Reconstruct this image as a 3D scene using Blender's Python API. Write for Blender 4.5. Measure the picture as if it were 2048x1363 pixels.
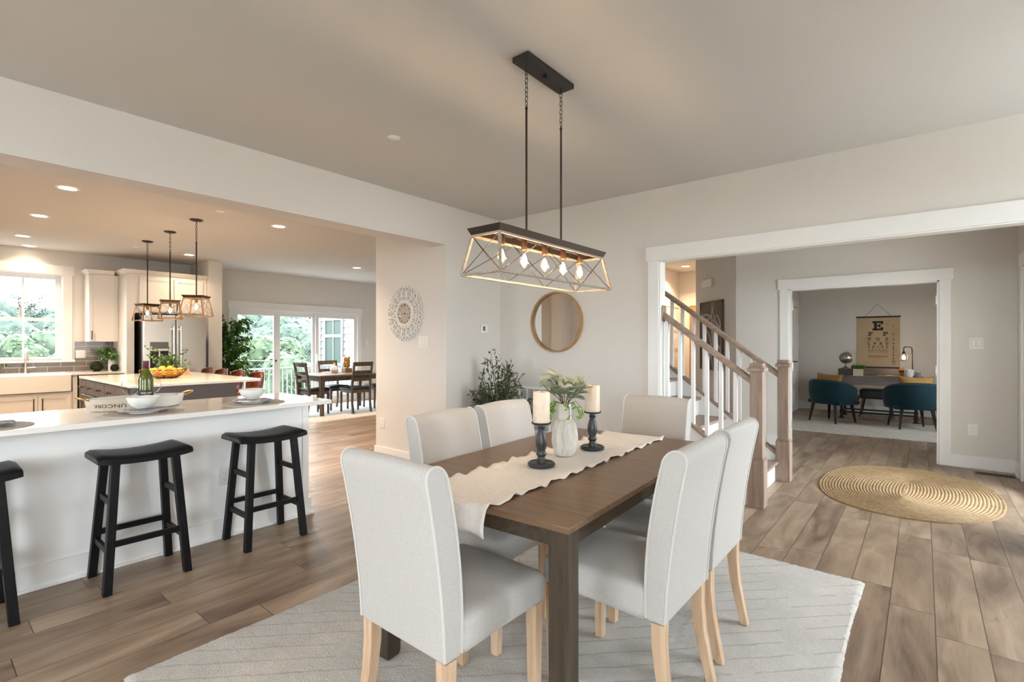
import bpy, math, random
from math import sin, cos, pi, radians, sqrt, atan2
from mathutils import Vector, Matrix
random.seed(7)
S = bpy.context.scene
COL = S.collection
for _o in list(bpy.data.objects):
    bpy.data.objects.remove(_o)

# ------------------------------------------------------------------ camera
CAM_H, YAW = 1.335, 0.68853
cam = bpy.data.objects.new('camera', bpy.data.cameras.new('camera'))
COL.objects.link(cam)
cam.location = (0, 0, CAM_H)
cam.rotation_euler = (pi / 2, 0, YAW)
cam.data.sensor_width = 36
cam.data.lens = 36 * 999.6 / 2048
cam.data.shift_y = 4.5 / 2048
cam.data.clip_start = .05
cam.data.clip_end = 300
S.camera = cam

# ------------------------------------------------------------------ sky, exposure
SKY = 11.0
FILL_POWER = 50
w = bpy.data.worlds.new('overcast sky')
S.world = w
w.use_nodes = True
bg = w.node_tree.nodes['Background']
bg.inputs[0].default_value = (.90, .955, 1, 1)
bg.inputs[1].default_value = SKY
vs = S.view_settings
vs.view_transform = 'Standard'
vs.look = 'None'
vs.gamma = 1
vs.use_curve_mapping = False
vs.exposure = 0.89
S.cycles.max_bounces = 14
S.cycles.diffuse_bounces = 8
S.cycles.glossy_bounces = 5
S.cycles.transmission_bounces = 6
S.cycles.transparent_max_bounces = 16
S.cycles.sample_clamp_indirect = 6
S.cycles.caustics_reflective = False
S.cycles.caustics_refractive = False


def portal(name, loc, rot, sx, sy):                     # tells the renderer where the sky comes in; gives no light of its own
    l = bpy.data.lights.new(name, 'AREA')
    l.shape = 'RECTANGLE'
    l.size, l.size_y = sx, sy
    l.cycles.is_portal = True
    o = bpy.data.objects.new(name, l)
    o.location, o.rotation_euler = loc, rot
    COL.objects.link(o)


portal('daylight_kitchen_window', (-10.30, 1.12, 1.72), (0, -pi / 2, 0), 1.36, .9)
portal('daylight_sliding_door', (-10.30, 5.39, 1.02), (0, -pi / 2, 0), 2.0, 2.75)
portal('daylight_rear_window', (-.95, -5.06, 1.5), (pi / 2, 0, 0), 1.8, 1.5)
portal('daylight_kitchen_rear_window', (-5.4, -2.66, 1.5), (pi / 2, 0, 0), 1.4, 1.5)
portal('daylight_front_window', (2.06, 3.55, 1.45), (0, pi / 2, 0), 1.7, 1.3)
portal('daylight_entry', (.84, 5.75, 1.08), (0, pi / 2, 0), 2.06, 1.3)
portal('daylight_office_window', (1.36, 9.3, 1.4), (0, pi / 2, 0), 1.2, .8)
portal('daylight_front_window_rear', (2.06, -2.3, 1.475), (0, pi / 2, 0), 1.85, 2.0)


# ------------------------------------------------------------------ materials
def _new(name):
    m = bpy.data.materials.new(name)
    m.use_nodes = True
    nt = m.node_tree
    return m, nt, nt.nodes, nt.links, nt.nodes['Principled BSDF']


def c4(c):
    return (c[0], c[1], c[2], 1)


def mat(name, col, rough=.5, metal=0, spec=.5, var=0.0, vscale=8, bump=0, bscale=60, bdist=.002, stretch=(1, 1, 1), coat=0, sheen=0, emit=None, estr=0, sub=0, detail=4):
    m, nt, N, L, b = _new(name)
    b.inputs['Base Color'].default_value = c4(col)
    b.inputs['Roughness'].default_value = rough
    b.inputs['Metallic'].default_value = metal
    b.inputs['Specular IOR Level'].default_value = spec
    b.inputs['Coat Weight'].default_value = coat
    if sheen:
        b.inputs['Sheen Weight'].default_value = sheen
    if emit:
        b.inputs['Emission Color'].default_value = c4(emit)
        b.inputs['Emission Strength'].default_value = estr
    if sub:
        b.inputs['Subsurface Weight'].default_value = sub
        b.inputs['Subsurface Radius'].default_value = (.02, .012, .008)
    if var or bump:
        tc = N.new('ShaderNodeTexCoord')
        mp = N.new('ShaderNodeMapping')
        mp.inputs['Scale'].default_value = stretch
        L.new(tc.outputs['Object'], mp.inputs['Vector'])
    if var:
        nz = N.new('ShaderNodeTexNoise')
        nz.inputs['Scale'].default_value = vscale
        nz.inputs['Detail'].default_value = detail
        L.new(mp.outputs[0], nz.inputs['Vector'])
        rp = N.new('ShaderNodeValToRGB')
        rp.color_ramp.elements[0].position, rp.color_ramp.elements[1].position = .3, .7
        rp.color_ramp.elements[0].color = c4([max(0, x * (1 - var)) for x in col])
        rp.color_ramp.elements[1].color = c4([min(1, x * (1 + var)) for x in col])
        L.new(nz.outputs[0], rp.inputs[0])
        L.new(rp.outputs[0], b.inputs['Base Color'])
    if bump:
        nb = N.new('ShaderNodeTexNoise')
        nb.inputs['Scale'].default_value = bscale
        nb.inputs['Detail'].default_value = 3
        L.new(mp.outputs[0], nb.inputs['Vector'])
        bp = N.new('ShaderNodeBump')
        bp.inputs['Strength'].default_value = bump
        bp.inputs['Distance'].default_value = bdist
        L.new(nb.outputs[0], bp.inputs['Height'])
        L.new(bp.outputs[0], b.inputs['Normal'])
    return m


def wood(name, c1, c2, axis='Z', scale=3, rough=.45, spec=.4, squash=14, coat=0, contrast=(.3, .7)):
    """grain drawn out along one axis of the object"""
    m, nt, N, L, b = _new(name)
    b.inputs['Roughness'].default_value = rough
    b.inputs['Specular IOR Level'].default_value = spec
    b.inputs['Coat Weight'].default_value = coat
    b.inputs['Coat Roughness'].default_value = .25
    tc = N.new('ShaderNodeTexCoord')
    mp = N.new('ShaderNodeMapping')
    s = [squash, squash, squash]
    s['XYZ'.index(axis)] = 1
    mp.inputs['Scale'].default_value = s
    L.new(tc.outputs['Object'], mp.inputs[0])
    nz = N.new('ShaderNodeTexNoise')
    nz.inputs['Scale'].default_value = scale
    nz.inputs['Detail'].default_value = 6
    nz.inputs['Distortion'].default_value = .6
    L.new(mp.outputs[0], nz.inputs[0])
    rp = N.new('ShaderNodeValToRGB')
    rp.color_ramp.elements[0].position, rp.color_ramp.elements[1].position = contrast
    rp.color_ramp.elements[0].color, rp.color_ramp.elements[1].color = c4(c1), c4(c2)
    L.new(nz.outputs[0], rp.inputs[0])
    L.new(rp.outputs[0], b.inputs['Base Color'])
    bp = N.new('ShaderNodeBump')
    bp.inputs['Strength'].default_value = .25
    bp.inputs['Distance'].default_value = .001
    L.new(nz.outputs[0], bp.inputs['Height'])
    L.new(bp.outputs[0], b.inputs['Normal'])
    return m


class G:
    """small helper for building maths node graphs"""
    def __init__(s, nt):
        s.nt, s.N, s.L = nt, nt.nodes, nt.links

    def put(s, sock, v):
        if isinstance(v, (int, float)):
            sock.default_value = v
        else:
            s.L.new(v, sock)

    def m(s, op, a, b=0, c=0):
        n = s.N.new('ShaderNodeMath')
        n.operation = op
        s.put(n.inputs[0], a)
        s.put(n.inputs[1], b)
        s.put(n.inputs[2], c)
        return n.outputs[0]

    def xyz(s, x, y, z=0):
        n = s.N.new('ShaderNodeCombineXYZ')
        for i, v in enumerate((x, y, z)):
            s.put(n.inputs[i], v)
        return n.outputs[0]

    def noise(s, vec, scale, detail=4, dist=0):
        n = s.N.new('ShaderNodeTexNoise')
        n.inputs['Scale'].default_value = scale
        n.inputs['Detail'].default_value = detail
        n.inputs['Distortion'].default_value = dist
        s.L.new(vec, n.inputs['Vector'])
        return n.outputs[0]

    def rnd(s, vec):
        n = s.N.new('ShaderNodeTexWhiteNoise')
        n.noise_dimensions = '3D'
        s.L.new(vec, n.inputs['Vector'])
        return n.outputs['Value']

    def ramp(s, fac, stops):
        n = s.N.new('ShaderNodeValToRGB')
        e = n.color_ramp.elements
        while len(e) < len(stops):
            e.new(.5)
        for q, (p, c) in zip(e, stops):
            q.position = p
            q.color = c4(c)
        s.put(n.inputs[0], fac)
        return n.outputs[0]

    def mix(s, f, a, b, mode='MIX'):
        n = s.N.new('ShaderNodeMix')
        n.data_type = 'RGBA'
        n.blend_type = mode
        s.put(n.inputs[0], f)
        for k, v in ((6, a), (7, b)):
            if isinstance(v, tuple):
                n.inputs[k].default_value = c4(v)
            else:
                s.L.new(v, n.inputs[k])
        return n.outputs[2]

    def bump(s, h, strength, dist):
        n = s.N.new('ShaderNodeBump')
        n.inputs['Strength'].default_value = strength
        n.inputs['Distance'].default_value = dist
        s.L.new(h, n.inputs['Height'])
        return n.outputs[0]


def clear(name, tint=(1, 1, 1), body=.0, rough=.02, ior=1.45):
    """thin clear glass: light goes straight through, the surface reflects by its angle"""
    m, nt, N, L, b = _new(name)
    N.remove(b)
    out = N['Material Output']
    tr = N.new('ShaderNodeBsdfTransparent')
    tr.inputs[0].default_value = c4(tint)
    gl = N.new('ShaderNodeBsdfGlossy')
    gl.inputs['Roughness'].default_value = rough
    lw = N.new('ShaderNodeLayerWeight')
    lw.inputs['Blend'].default_value = .5
    g = G(nt)
    f0 = ((ior - 1) / (ior + 1)) ** 2
    fr = g.m('ADD', f0, g.m('MULTIPLY', g.m('POWER', lw.outputs['Facing'], 5), 1 - f0))
    mx = N.new('ShaderNodeMixShader')
    L.new(fr, mx.inputs[0])
    L.new(tr.outputs[0], mx.inputs[1])
    L.new(gl.outputs[0], mx.inputs[2])
    last = mx
    if body:
        df = N.new('ShaderNodeBsdfDiffuse')
        df.inputs[0].default_value = (.8, .8, .8, 1)
        m2 = N.new('ShaderNodeMixShader')
        m2.inputs[0].default_value = body
        L.new(mx.outputs[0], m2.inputs[1])
        L.new(df.outputs[0], m2.inputs[2])
        last = m2
    L.new(last.outputs[0], out.inputs[0])
    return m


def glow(name, col, strength):
    m, nt, N, L, b = _new(name)
    b.inputs['Base Color'].default_value = (.8, .8, .8, 1)
    b.inputs['Emission Color'].default_value = c4(col)
    b.inputs['Emission Strength'].default_value = strength
    return m


def leafmat(name, cols, rough=.5, trans=.25, scale=30):
    m, nt, N, L, b = _new(name)
    b.inputs['Roughness'].default_value = rough
    tc = N.new('ShaderNodeTexCoord')
    nz = N.new('ShaderNodeTexNoise')
    nz.inputs['Scale'].default_value = scale
    nz.inputs['Detail'].default_value = 5
    L.new(tc.outputs['Object'], nz.inputs[0])
    rp = N.new('ShaderNodeValToRGB')
    e = rp.color_ramp.elements
    e[0].position, e[1].position = .32, .68
    e[0].color, e[1].color = c4(cols[0]), c4(cols[-1])
    for k, c in enumerate(cols[1:-1]):
        q = e.new(.32 + .36 * (k + 1) / (len(cols) - 1))
        q.color = c4(c)
    L.new(nz.outputs[0], rp.inputs[0])
    L.new(rp.outputs[0], b.inputs['Base Color'])
    if trans:
        tl = N.new('ShaderNodeBsdfTranslucent')
        L.new(rp.outputs[0], tl.inputs[0])
        mx = N.new('ShaderNodeMixShader')
        mx.inputs[0].default_value = trans
        L.new(b.outputs[0], mx.inputs[1])
        L.new(tl.outputs[0], mx.inputs[2])
        L.new(mx.outputs[0], N['Material Output'].inputs[0])
    return m


def plank_floor():
    m, nt, N, L, b = _new('vinyl_planks')
    g = G(nt)
    tc = N.new('ShaderNodeTexCoord')
    sp = N.new('ShaderNodeSeparateXYZ')
    L.new(tc.outputs['Object'], sp.inputs[0])
    X, Y = sp.outputs[0], sp.outputs[1]
    PW, PL = .178, 1.22
    u = g.m('DIVIDE', g.m('SUBTRACT', X, .044), PW)
    i = g.m('FLOOR', u)
    fu = g.m('SUBTRACT', u, i)
    off = g.rnd(g.xyz(i, 3.7, 1.1))
    v = g.m('ADD', g.m('DIVIDE', Y, PL), off)
    j = g.m('FLOOR', v)
    fv = g.m('SUBTRACT', v, j)
    r1 = g.rnd(g.xyz(i, j, 5.3))
    r2 = g.rnd(g.xyz(i, j, 9.1))
    vec = g.xyz(g.m('MULTIPLY', X, 1.0), g.m('ADD', g.m('MULTIPLY', Y, .2), g.m('MULTIPLY', r1, 40)), g.m('MULTIPLY', r2, 30))
    broad = g.noise(vec, 5.5, 5, 1.4)
    vec2 = g.xyz(g.m('MULTIPLY', X, 6), g.m('ADD', g.m('MULTIPLY', Y, .3), g.m('MULTIPLY', r1, 60)), r2)
    fine = g.noise(vec2, 18, 6, .6)
    vec3 = g.xyz(g.m('MULTIPLY', X, 1.6), g.m('ADD', g.m('MULTIPLY', Y, .6), g.m('MULTIPLY', r2, 50)), g.m('MULTIPLY', r1, 9))
    knot = g.noise(vec3, 4.2, 6, 2.2)
    t = g.m('ADD', g.m('MULTIPLY', broad, .85), g.m('ADD', g.m('MULTIPLY', g.m('SUBTRACT', fine, .5), .22), g.m('MULTIPLY', g.m('SUBTRACT', r1, .5), .16)))
    col = g.ramp(t, [(.2, (.14, .093, .065)), (.36, (.25, .178, .126)), (.5, (.34, .25, .18)), (.68, (.45, .345, .26))])
    kd = g.m('MULTIPLY', g.m('SMOOTH_MIN', g.m('MAXIMUM', g.m('MULTIPLY', g.m('SUBTRACT', knot, .6), 5), 0), 1, .1), .75)
    col = g.mix(kd, col, (.13, .085, .06))
    e1 = g.m('MINIMUM', fu, g.m('SUBTRACT', 1, fu))
    e2 = g.m('MULTIPLY', g.m('MINIMUM', fv, g.m('SUBTRACT', 1, fv)), PL / PW)
    seam = g.m('LESS_THAN', g.m('MINIMUM', e1, e2), .0125)
    col = g.mix(g.m('MULTIPLY', seam, .8), col, (.05, .034, .025))
    L.new(col, b.inputs['Base Color'])
    b.inputs['Roughness'].default_value = .42
    b.inputs['Specular IOR Level'].default_value = .42
    L.new(g.m('ADD', .3, g.m('MULTIPLY', fine, .2)), b.inputs['Roughness'])
    h = g.m('SUBTRACT', g.m('MULTIPLY', fine, .25), seam)
    L.new(g.bump(h, .35, .0015), b.inputs['Normal'])
    return m


def carved_rug():
    m, nt, N, L, b = _new('carved_pile')
    g = G(nt)
    tc = N.new('ShaderNodeTexCoord')
    sp = N.new('ShaderNodeSeparateXYZ')
    L.new(tc.outputs['Object'], sp.inputs[0])
    X, Y = sp.outputs[0], sp.outputs[1]
    wob = g.m('MULTIPLY', g.noise(tc.outputs['Object'], 9, 2), .03)
    p = g.m('ADD', g.m('DIVIDE', g.m('ADD', X, Y), .9), wob)
    q = g.m('ADD', g.m('DIVIDE', g.m('SUBTRACT', X, Y), .9), wob)
    ci = g.rnd(g.xyz(g.m('FLOOR', p), g.m('FLOOR', q), 2.2))
    side = g.m('GREATER_THAN', ci, .5)
    a = g.m('FRACT', g.m('MULTIPLY', p, 7))
    c = g.m('FRACT', g.m('MULTIPLY', q, 7))
    ln = g.m('ADD', g.m('MULTIPLY', side, g.m('LESS_THAN', a, .10)), g.m('MULTIPLY', g.m('SUBTRACT', 1, side), g.m('LESS_THAN', c, .10)))
    brk = g.m('GREATER_THAN', g.noise(tc.outputs['Object'], 3.0, 2), .42)
    ln = g.m('MULTIPLY', ln, brk)
    pile = g.noise(tc.outputs['Object'], 130, 3)
    blot = g.noise(tc.outputs['Object'], 6, 4)
    col = g.ramp(g.m('ADD', g.m('MULTIPLY', pile, .6), g.m('MULTIPLY', blot, .4)), [(.3, (.50, .48, .455)), (.7, (.66, .645, .625))])
    col = g.mix(g.m('MULTIPLY', ln, .5), col, (.36, .335, .305))
    L.new(col, b.inputs['Base Color'])
    b.inputs['Roughness'].default_value = .95
    b.inputs['Specular IOR Level'].default_value = .1
    h = g.m('SUBTRACT', g.m('MULTIPLY', pile, .6), ln)
    L.new(g.bump(h, .8, .006), b.inputs['Normal'])
    return m


def subway_tile():
    m, nt, N, L, b = _new('grey_subway_tile')
    tc = N.new('ShaderNodeTexCoord')
    mp = N.new('ShaderNodeMapping')
    mp.inputs['Rotation'].default_value = (0, 0, 0)
    sp = N.new('ShaderNodeSeparateXYZ')
    L.new(tc.outputs['Object'], sp.inputs[0])
    g = G(nt)
    br = N.new('ShaderNodeTexBrick')
    L.new(g.xyz(sp.outputs[1], g.m('SUBTRACT', sp.outputs[2], .9)), br.inputs['Vector'])
    br.inputs['Scale'].default_value = 1
    br.inputs['Brick Width'].default_value = .305
    br.inputs['Row Height'].default_value = .0775
    br.inputs['Mortar Size'].default_value = .0035
    br.inputs['Color1'].default_value = (.15, .13, .115, 1)
    br.inputs['Color2'].default_value = (.19, .17, .15, 1)
    br.inputs['Mortar'].default_value = (.48, .44, .4, 1)
    L.new(br.outputs['Color'], b.inputs['Base Color'])
    b.inputs['Roughness'].default_value = .22
    return m


def braided_jute():
    m, nt, N, L, b = _new('braided_jute')
    g = G(nt)
    tc = N.new('ShaderNodeTexCoord')
    nz = g.noise(tc.outputs['Object'], 40, 4)
    n2 = g.noise(tc.outputs['Object'], 3, 3)
    col = g.ramp(g.m('ADD', g.m('MULTIPLY', nz, .6), g.m('MULTIPLY', n2, .4)), [(.3, (.18, .105, .046)), (.5, (.28, .182, .09)), (.7, (.38, .265, .145))])
    L.new(col, b.inputs['Base Color'])
    b.inputs['Roughness'].default_value = .85
    L.new(g.bump(g.noise(tc.outputs['Object'], 150, 2), .6, .004), b.inputs['Normal'])
    return m


def brushed(name, col, rough=.3, axis='Z'):
    m, nt, N, L, b = _new(name)
    b.inputs['Metallic'].default_value = 1
    b.inputs['Base Color'].default_value = c4(col)
    g = G(nt)
    tc = N.new('ShaderNodeTexCoord')
    mp = N.new('ShaderNodeMapping')
    s = [220, 220, 220]
    s['XYZ'.index(axis)] = 2
    mp.inputs['Scale'].default_value = s
    L.new(tc.outputs['Object'], mp.inputs[0])
    nz = g.noise(mp.outputs[0], 1, 2)
    L.new(g.m('ADD', rough - .08, g.m('MULTIPLY', nz, .16)), b.inputs['Roughness'])
    return m


M = {}
M['wall'] = mat('greige_wall_paint', (.69, .665, .635), .75, spec=.25, bump=.08, bscale=220, bdist=.0008)
M['ceiling'] = mat('flat_ceiling_paint', (.60, .585, .565), .9, spec=.15, bump=.08, bscale=180, bdist=.0008)
M['trim'] = mat('white_trim_paint', (.80, .80, .795), .38, spec=.45)
M['wwhite'] = mat('white_panel_paint', (.88, .88, .88), .45)
M['cabwhite'] = mat('white_cabinet_paint', (.74, .71, .675), .4)
M['floor'] = plank_floor()
M['linen'] = mat('ivory_linen', (.505, .49, .475), .9, spec=.15, var=.05, vscale=140, bump=.35, bscale=420, bdist=.0012, sheen=.2, detail=2)
M['piping'] = mat('ivory_piping', (.60, .59, .575), .9, spec=.15)
M['oak'] = wood('light_oak', (.50, .335, .215), (.68, .50, .345), 'Z', 3, .55)
M['cerused'] = wood('grey_oak_stain', (.225, .155, .12), (.36, .27, .215), 'Z', 3.2, .5)
M['cerusedx'] = wood('grey_oak_stain_along', (.225, .155, .12), (.36, .27, .215), 'X', 3.2, .5)
M['tabletop'] = wood('walnut_stain_top', (.115, .066, .036), (.215, .130, .074), 'X', 2.6, .34, .5, 16, contrast=(.25, .75))
M['tableleg'] = wood('dark_walnut_stain', (.026, .019, .012), (.074, .053, .034), 'Z', 3, .42, .45, 12)
M['tableapron'] = wood('dark_walnut_apron', (.026, .019, .012), (.07, .05, .032), 'Y', 3, .42, .45, 12)
M['runner'] = mat('cream_woven_cotton', (.80, .765, .735), .95, spec=.1, var=.05, vscale=60, bump=.5, bscale=90, bdist=.003)
M['rug'] = carved_rug()
M['jute'] = braided_jute()
M['black_wood'] = mat('black_worn_paint', (.006, .006, .007), .45, spec=.25, var=.3, vscale=14, bump=.15, bscale=40, bdist=.001)
M['endgrain'] = mat('worn_end_grain', (.10, .08, .07), .6, var=.3, vscale=30)
M['quartz'] = mat('white_quartz', (.78, .765, .745), .09, spec=.5, var=.02, vscale=90)
M['iron'] = mat('matte_black_iron', (.022, .019, .017), .45, spec=.4)
M['bronze'] = mat('oil_rubbed_bronze', (.05, .033, .024), .4, metal=.7, spec=.5)
M['copper'] = mat('rubbed_copper_socket', (.30, .15, .085), .35, metal=.8)
M['driftwood'] = wood('driftwood_grey', (.27, .215, .17), (.42, .35, .29), 'Y', 3, .6)
M['driftwoodz'] = wood('driftwood_grey_upright', (.27, .215, .17), (.42, .35, .29), 'Z', 3, .6)
M['brownwood'] = wood('warm_brown_frame', (.13, .075, .04), (.26, .16, .09), 'Z', 3, .55)
M['goldwood'] = wood('honey_wood_ring', (.30, .17, .075), (.46, .29, .14), 'Z', 4, .5)
M['charcoal'] = mat('charcoal_turned_wood', (.035, .036, .038), .35, spec=.5)
M['wax'] = mat('ivory_wax', (.80, .66, .52), .5, var=.10, vscale=18, sub=.0)
M['ceramic'] = mat('white_ceramic', (.80, .79, .775), .16, spec=.5)
M['matte_ceramic'] = mat('matte_white_ceramic', (.74, .72, .69), .6, var=.06, vscale=40)
M['washed'] = wood('whitewashed_ribs', (.50, .455, .40), (.76, .745, .72), 'Z', 9, .7, .3, 6)
M['mirror'] = mat('mirror_silver', (.93, .95, .95), .01, metal=1)
M['pane'] = clear('window_glass', (.97, .985, .98), ior=1.15)
M['glass'] = clear('clear_glass', (.97, .975, .975), ior=1.5)
M['bulbglass'] = clear('bulb_glass', (1, .96, .9), ior=1.3)
M['plastic'] = mat('white_plastic', (.80, .78, .765), .35)
M['greyslot'] = mat('grey_slot', (.3, .29, .28), .5)
M['lcd'] = mat('grey_display', (.12, .13, .12), .25)
M['dark'] = mat('dark_void', (.015, .015, .015), .7)
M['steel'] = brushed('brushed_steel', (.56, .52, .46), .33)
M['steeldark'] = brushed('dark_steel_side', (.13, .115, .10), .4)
M['nickel'] = mat('brushed_nickel', (.66, .60, .54), .3, metal=1)
M['chrome'] = mat('polished_chrome', (.8, .8, .8), .1, metal=1)
M['gold'] = mat('brushed_gold', (.72, .48, .16), .28, metal=1)
M['tile'] = subway_tile()
M['islandgrey'] = mat('charcoal_cabinet_paint', (.085, .075, .074), .45)
M['leather'] = mat('cognac_leather', (.125, .036, .016), .32, spec=.55, var=.18, vscale=9, bump=.12, bscale=120)
M['nookwood'] = wood('weathered_brown', (.075, .057, .042), (.15, .12, .092), 'Z', 3, .5)
M['nooktop'] = wood('weathered_brown_top', (.13, .105, .085), (.24, .20, .165), 'Y', 3, .4)
M['seatblack'] = mat('black_seat_cloth', (.02, .022, .025), .5, var=.2, vscale=20)
M['teal'] = mat('teal_velvet', (.003, .027, .038), .75, spec=.2, sheen=.12, var=.1, vscale=20)
M['mustard'] = mat('mustard_velvet', (.33, .165, .03), .7, sheen=.1, var=.12, vscale=14)
M['espresso'] = mat('espresso_leg', (.022, .012, .008), .35)
M['greywash'] = wood('grey_washed_desk', (.105, .085, .072), (.205, .17, .148), 'X', 3, .55)
M['paper'] = mat('aged_kraft_paper', (.47, .36, .235), .85, var=.1, vscale=3)
M['ink'] = mat('black_ink', (.03, .027, .025), .8)
M['inkgreen'] = mat('green_ink', (.13, .17, .09), .8)
M['inkred'] = mat('red_ink', (.33, .075, .05), .8)
M['silver'] = mat('antique_silver', (.34, .315, .28), .35, metal=.9, var=.35, vscale=22)
M['olive'] = leafmat('olive_leaf', [(.022, .035, .013), (.06, .085, .032), (.17, .2, .10)], .5, .15, 16)
M['ficus'] = leafmat('ficus_leaf', [(.006, .03, .004), (.02, .085, .008), (.12, .30, .03)], .3, .3, 9)
M['euca'] = leafmat('eucalyptus_leaf', [(.19, .27, .17), (.38, .44, .34), (.58, .54, .48)], .6, .3, 22)
M['spring'] = leafmat('yellow_green_sprig', [(.17, .36, .05), (.38, .55, .12)], .5, .3, 30)
M['kitleaf'] = leafmat('round_green_leaf', [(.018, .06, .012), (.07, .17, .035), (.2, .33, .09)], .45, .2, 30)
M['moss'] = leafmat('dark_moss', [(.008, .016, .004), (.03, .045, .012)], .9, 0, 60)
M['grass'] = leafmat('bright_grass', [(.03, .12, .01), (.12, .32, .04)], .5, .2, 40)
M['bark'] = mat('brown_bark', (.09, .06, .04), .9, var=.3, vscale=20)
M['orange'] = mat('orange_peel', (.78, .34, .03), .4, var=.06, vscale=12, bump=.2, bscale=180)
M['wine'] = mat('green_bottle_glass', (.085, .10, .008), .06, spec=.6)
M['foil'] = mat('burgundy_foil', (.10, .008, .02), .3, metal=.3)
M['labelblack'] = mat('black_label', (.02, .018, .017), .5)
M['labeltext'] = mat('cream_print', (.6, .57, .48), .6)
M['towel'] = mat('oatmeal_towel', (.56, .475, .385), .95, spec=.1, bump=.3, bscale=300)
M['mat_grey'] = mat('grey_woven_vinyl', (.36, .325, .295), .7, var=.15, vscale=160, bump=.3, bscale=260)
M['napkin'] = mat('grey_striped_linen', (.30, .295, .31), .9, var=.5, vscale=70, stretch=(1, 8, 1))
M['crate'] = wood('raw_box_wood', (.42, .24, .10), (.62, .40, .20), 'X', 4, .6)
M['lightwood'] = wood('pale_planter_wood', (.52, .41, .29), (.68, .57, .44), 'X', 4, .6)
M['canvas'] = mat('taupe_canvas', (.16, .125, .098), .8, var=.12, vscale=8)
M['canvasline'] = mat('cream_brush_line', (.47, .42, .375), .8)
M['walnutfloat'] = mat('slim_brown_frame', (.12, .085, .06), .5)
M['doorwhite'] = mat('warm_white_door', (.72, .68, .62), .4)
M['doorwood'] = wood('amber_wood_door', (.30, .145, .045), (.46, .25, .09), 'Z', 3, .4)
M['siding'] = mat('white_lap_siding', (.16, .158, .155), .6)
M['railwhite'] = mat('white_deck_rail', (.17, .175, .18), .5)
M['deck'] = mat('grey_deck_board', (.42, .42, .42), .7, var=.1)
M['outglass'] = mat('green_reflection_pane', (.026, .042, .038), .5, spec=.1)  # green tone painted in for the trees reflected in this pane
M['tree1'] = leafmat('hazed_woodland_leaf', [(.010, .021, .016), (.024, .040, .029), (.042, .062, .045)], .9, 0, 1.6)  # distance haze is mixed into these leaf colours, there is no haze volume
M['tree2'] = leafmat('hazed_pale_leaf', [(.015, .030, .015), (.034, .055, .028), (.055, .080, .04)], .9, 0, 2.6)  # paler leaves, haze again put into the colour
M['bounce_slab'] = mat('pale_bounce_slab', (.62, .60, .57), .9, var=.06, vscale=3)
M['ground'] = mat('meadow_grass', (.04, .055, .02), .95, var=.2, vscale=.5)
M['lens'] = glow('warm_downlight_lens', (1, .86, .66), 14)
M['filament'] = glow('warm_filament', (1, .76, .46), 26)
M['outbulb'] = glow('string_bulb', (1, .85, .6), 26)
M['pinegold'] = mat('gilded_cone', (.55, .28, .05), .3, metal=.6, var=.4, vscale=40)
M['clockwhite'] = mat('chalk_white_carving', (.74, .715, .69), .7)
M['dial'] = mat('aged_cream_dial', (.56, .47, .40), .5, var=.06, vscale=20)
M['pencil'] = mat('orange_pencil', (.70, .27, .05), .5)
M['pot'] = mat('grey_plant_pot', (.22, .21, .2), .7)
M['pagecream'] = mat('book_page', (.62, .55, .45), .8)
M['amberrug'] = mat('oatmeal_office_pile', (.56, .52, .47), .95, spec=.1, var=.16, vscale=26, bump=.8, bscale=120, bdist=.008)
M['nookrug'] = mat('pale_nook_pile', (.66, .66, .65), .95, spec=.1, var=.1, vscale=20, bump=.8, bscale=90, bdist=.008)


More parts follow.
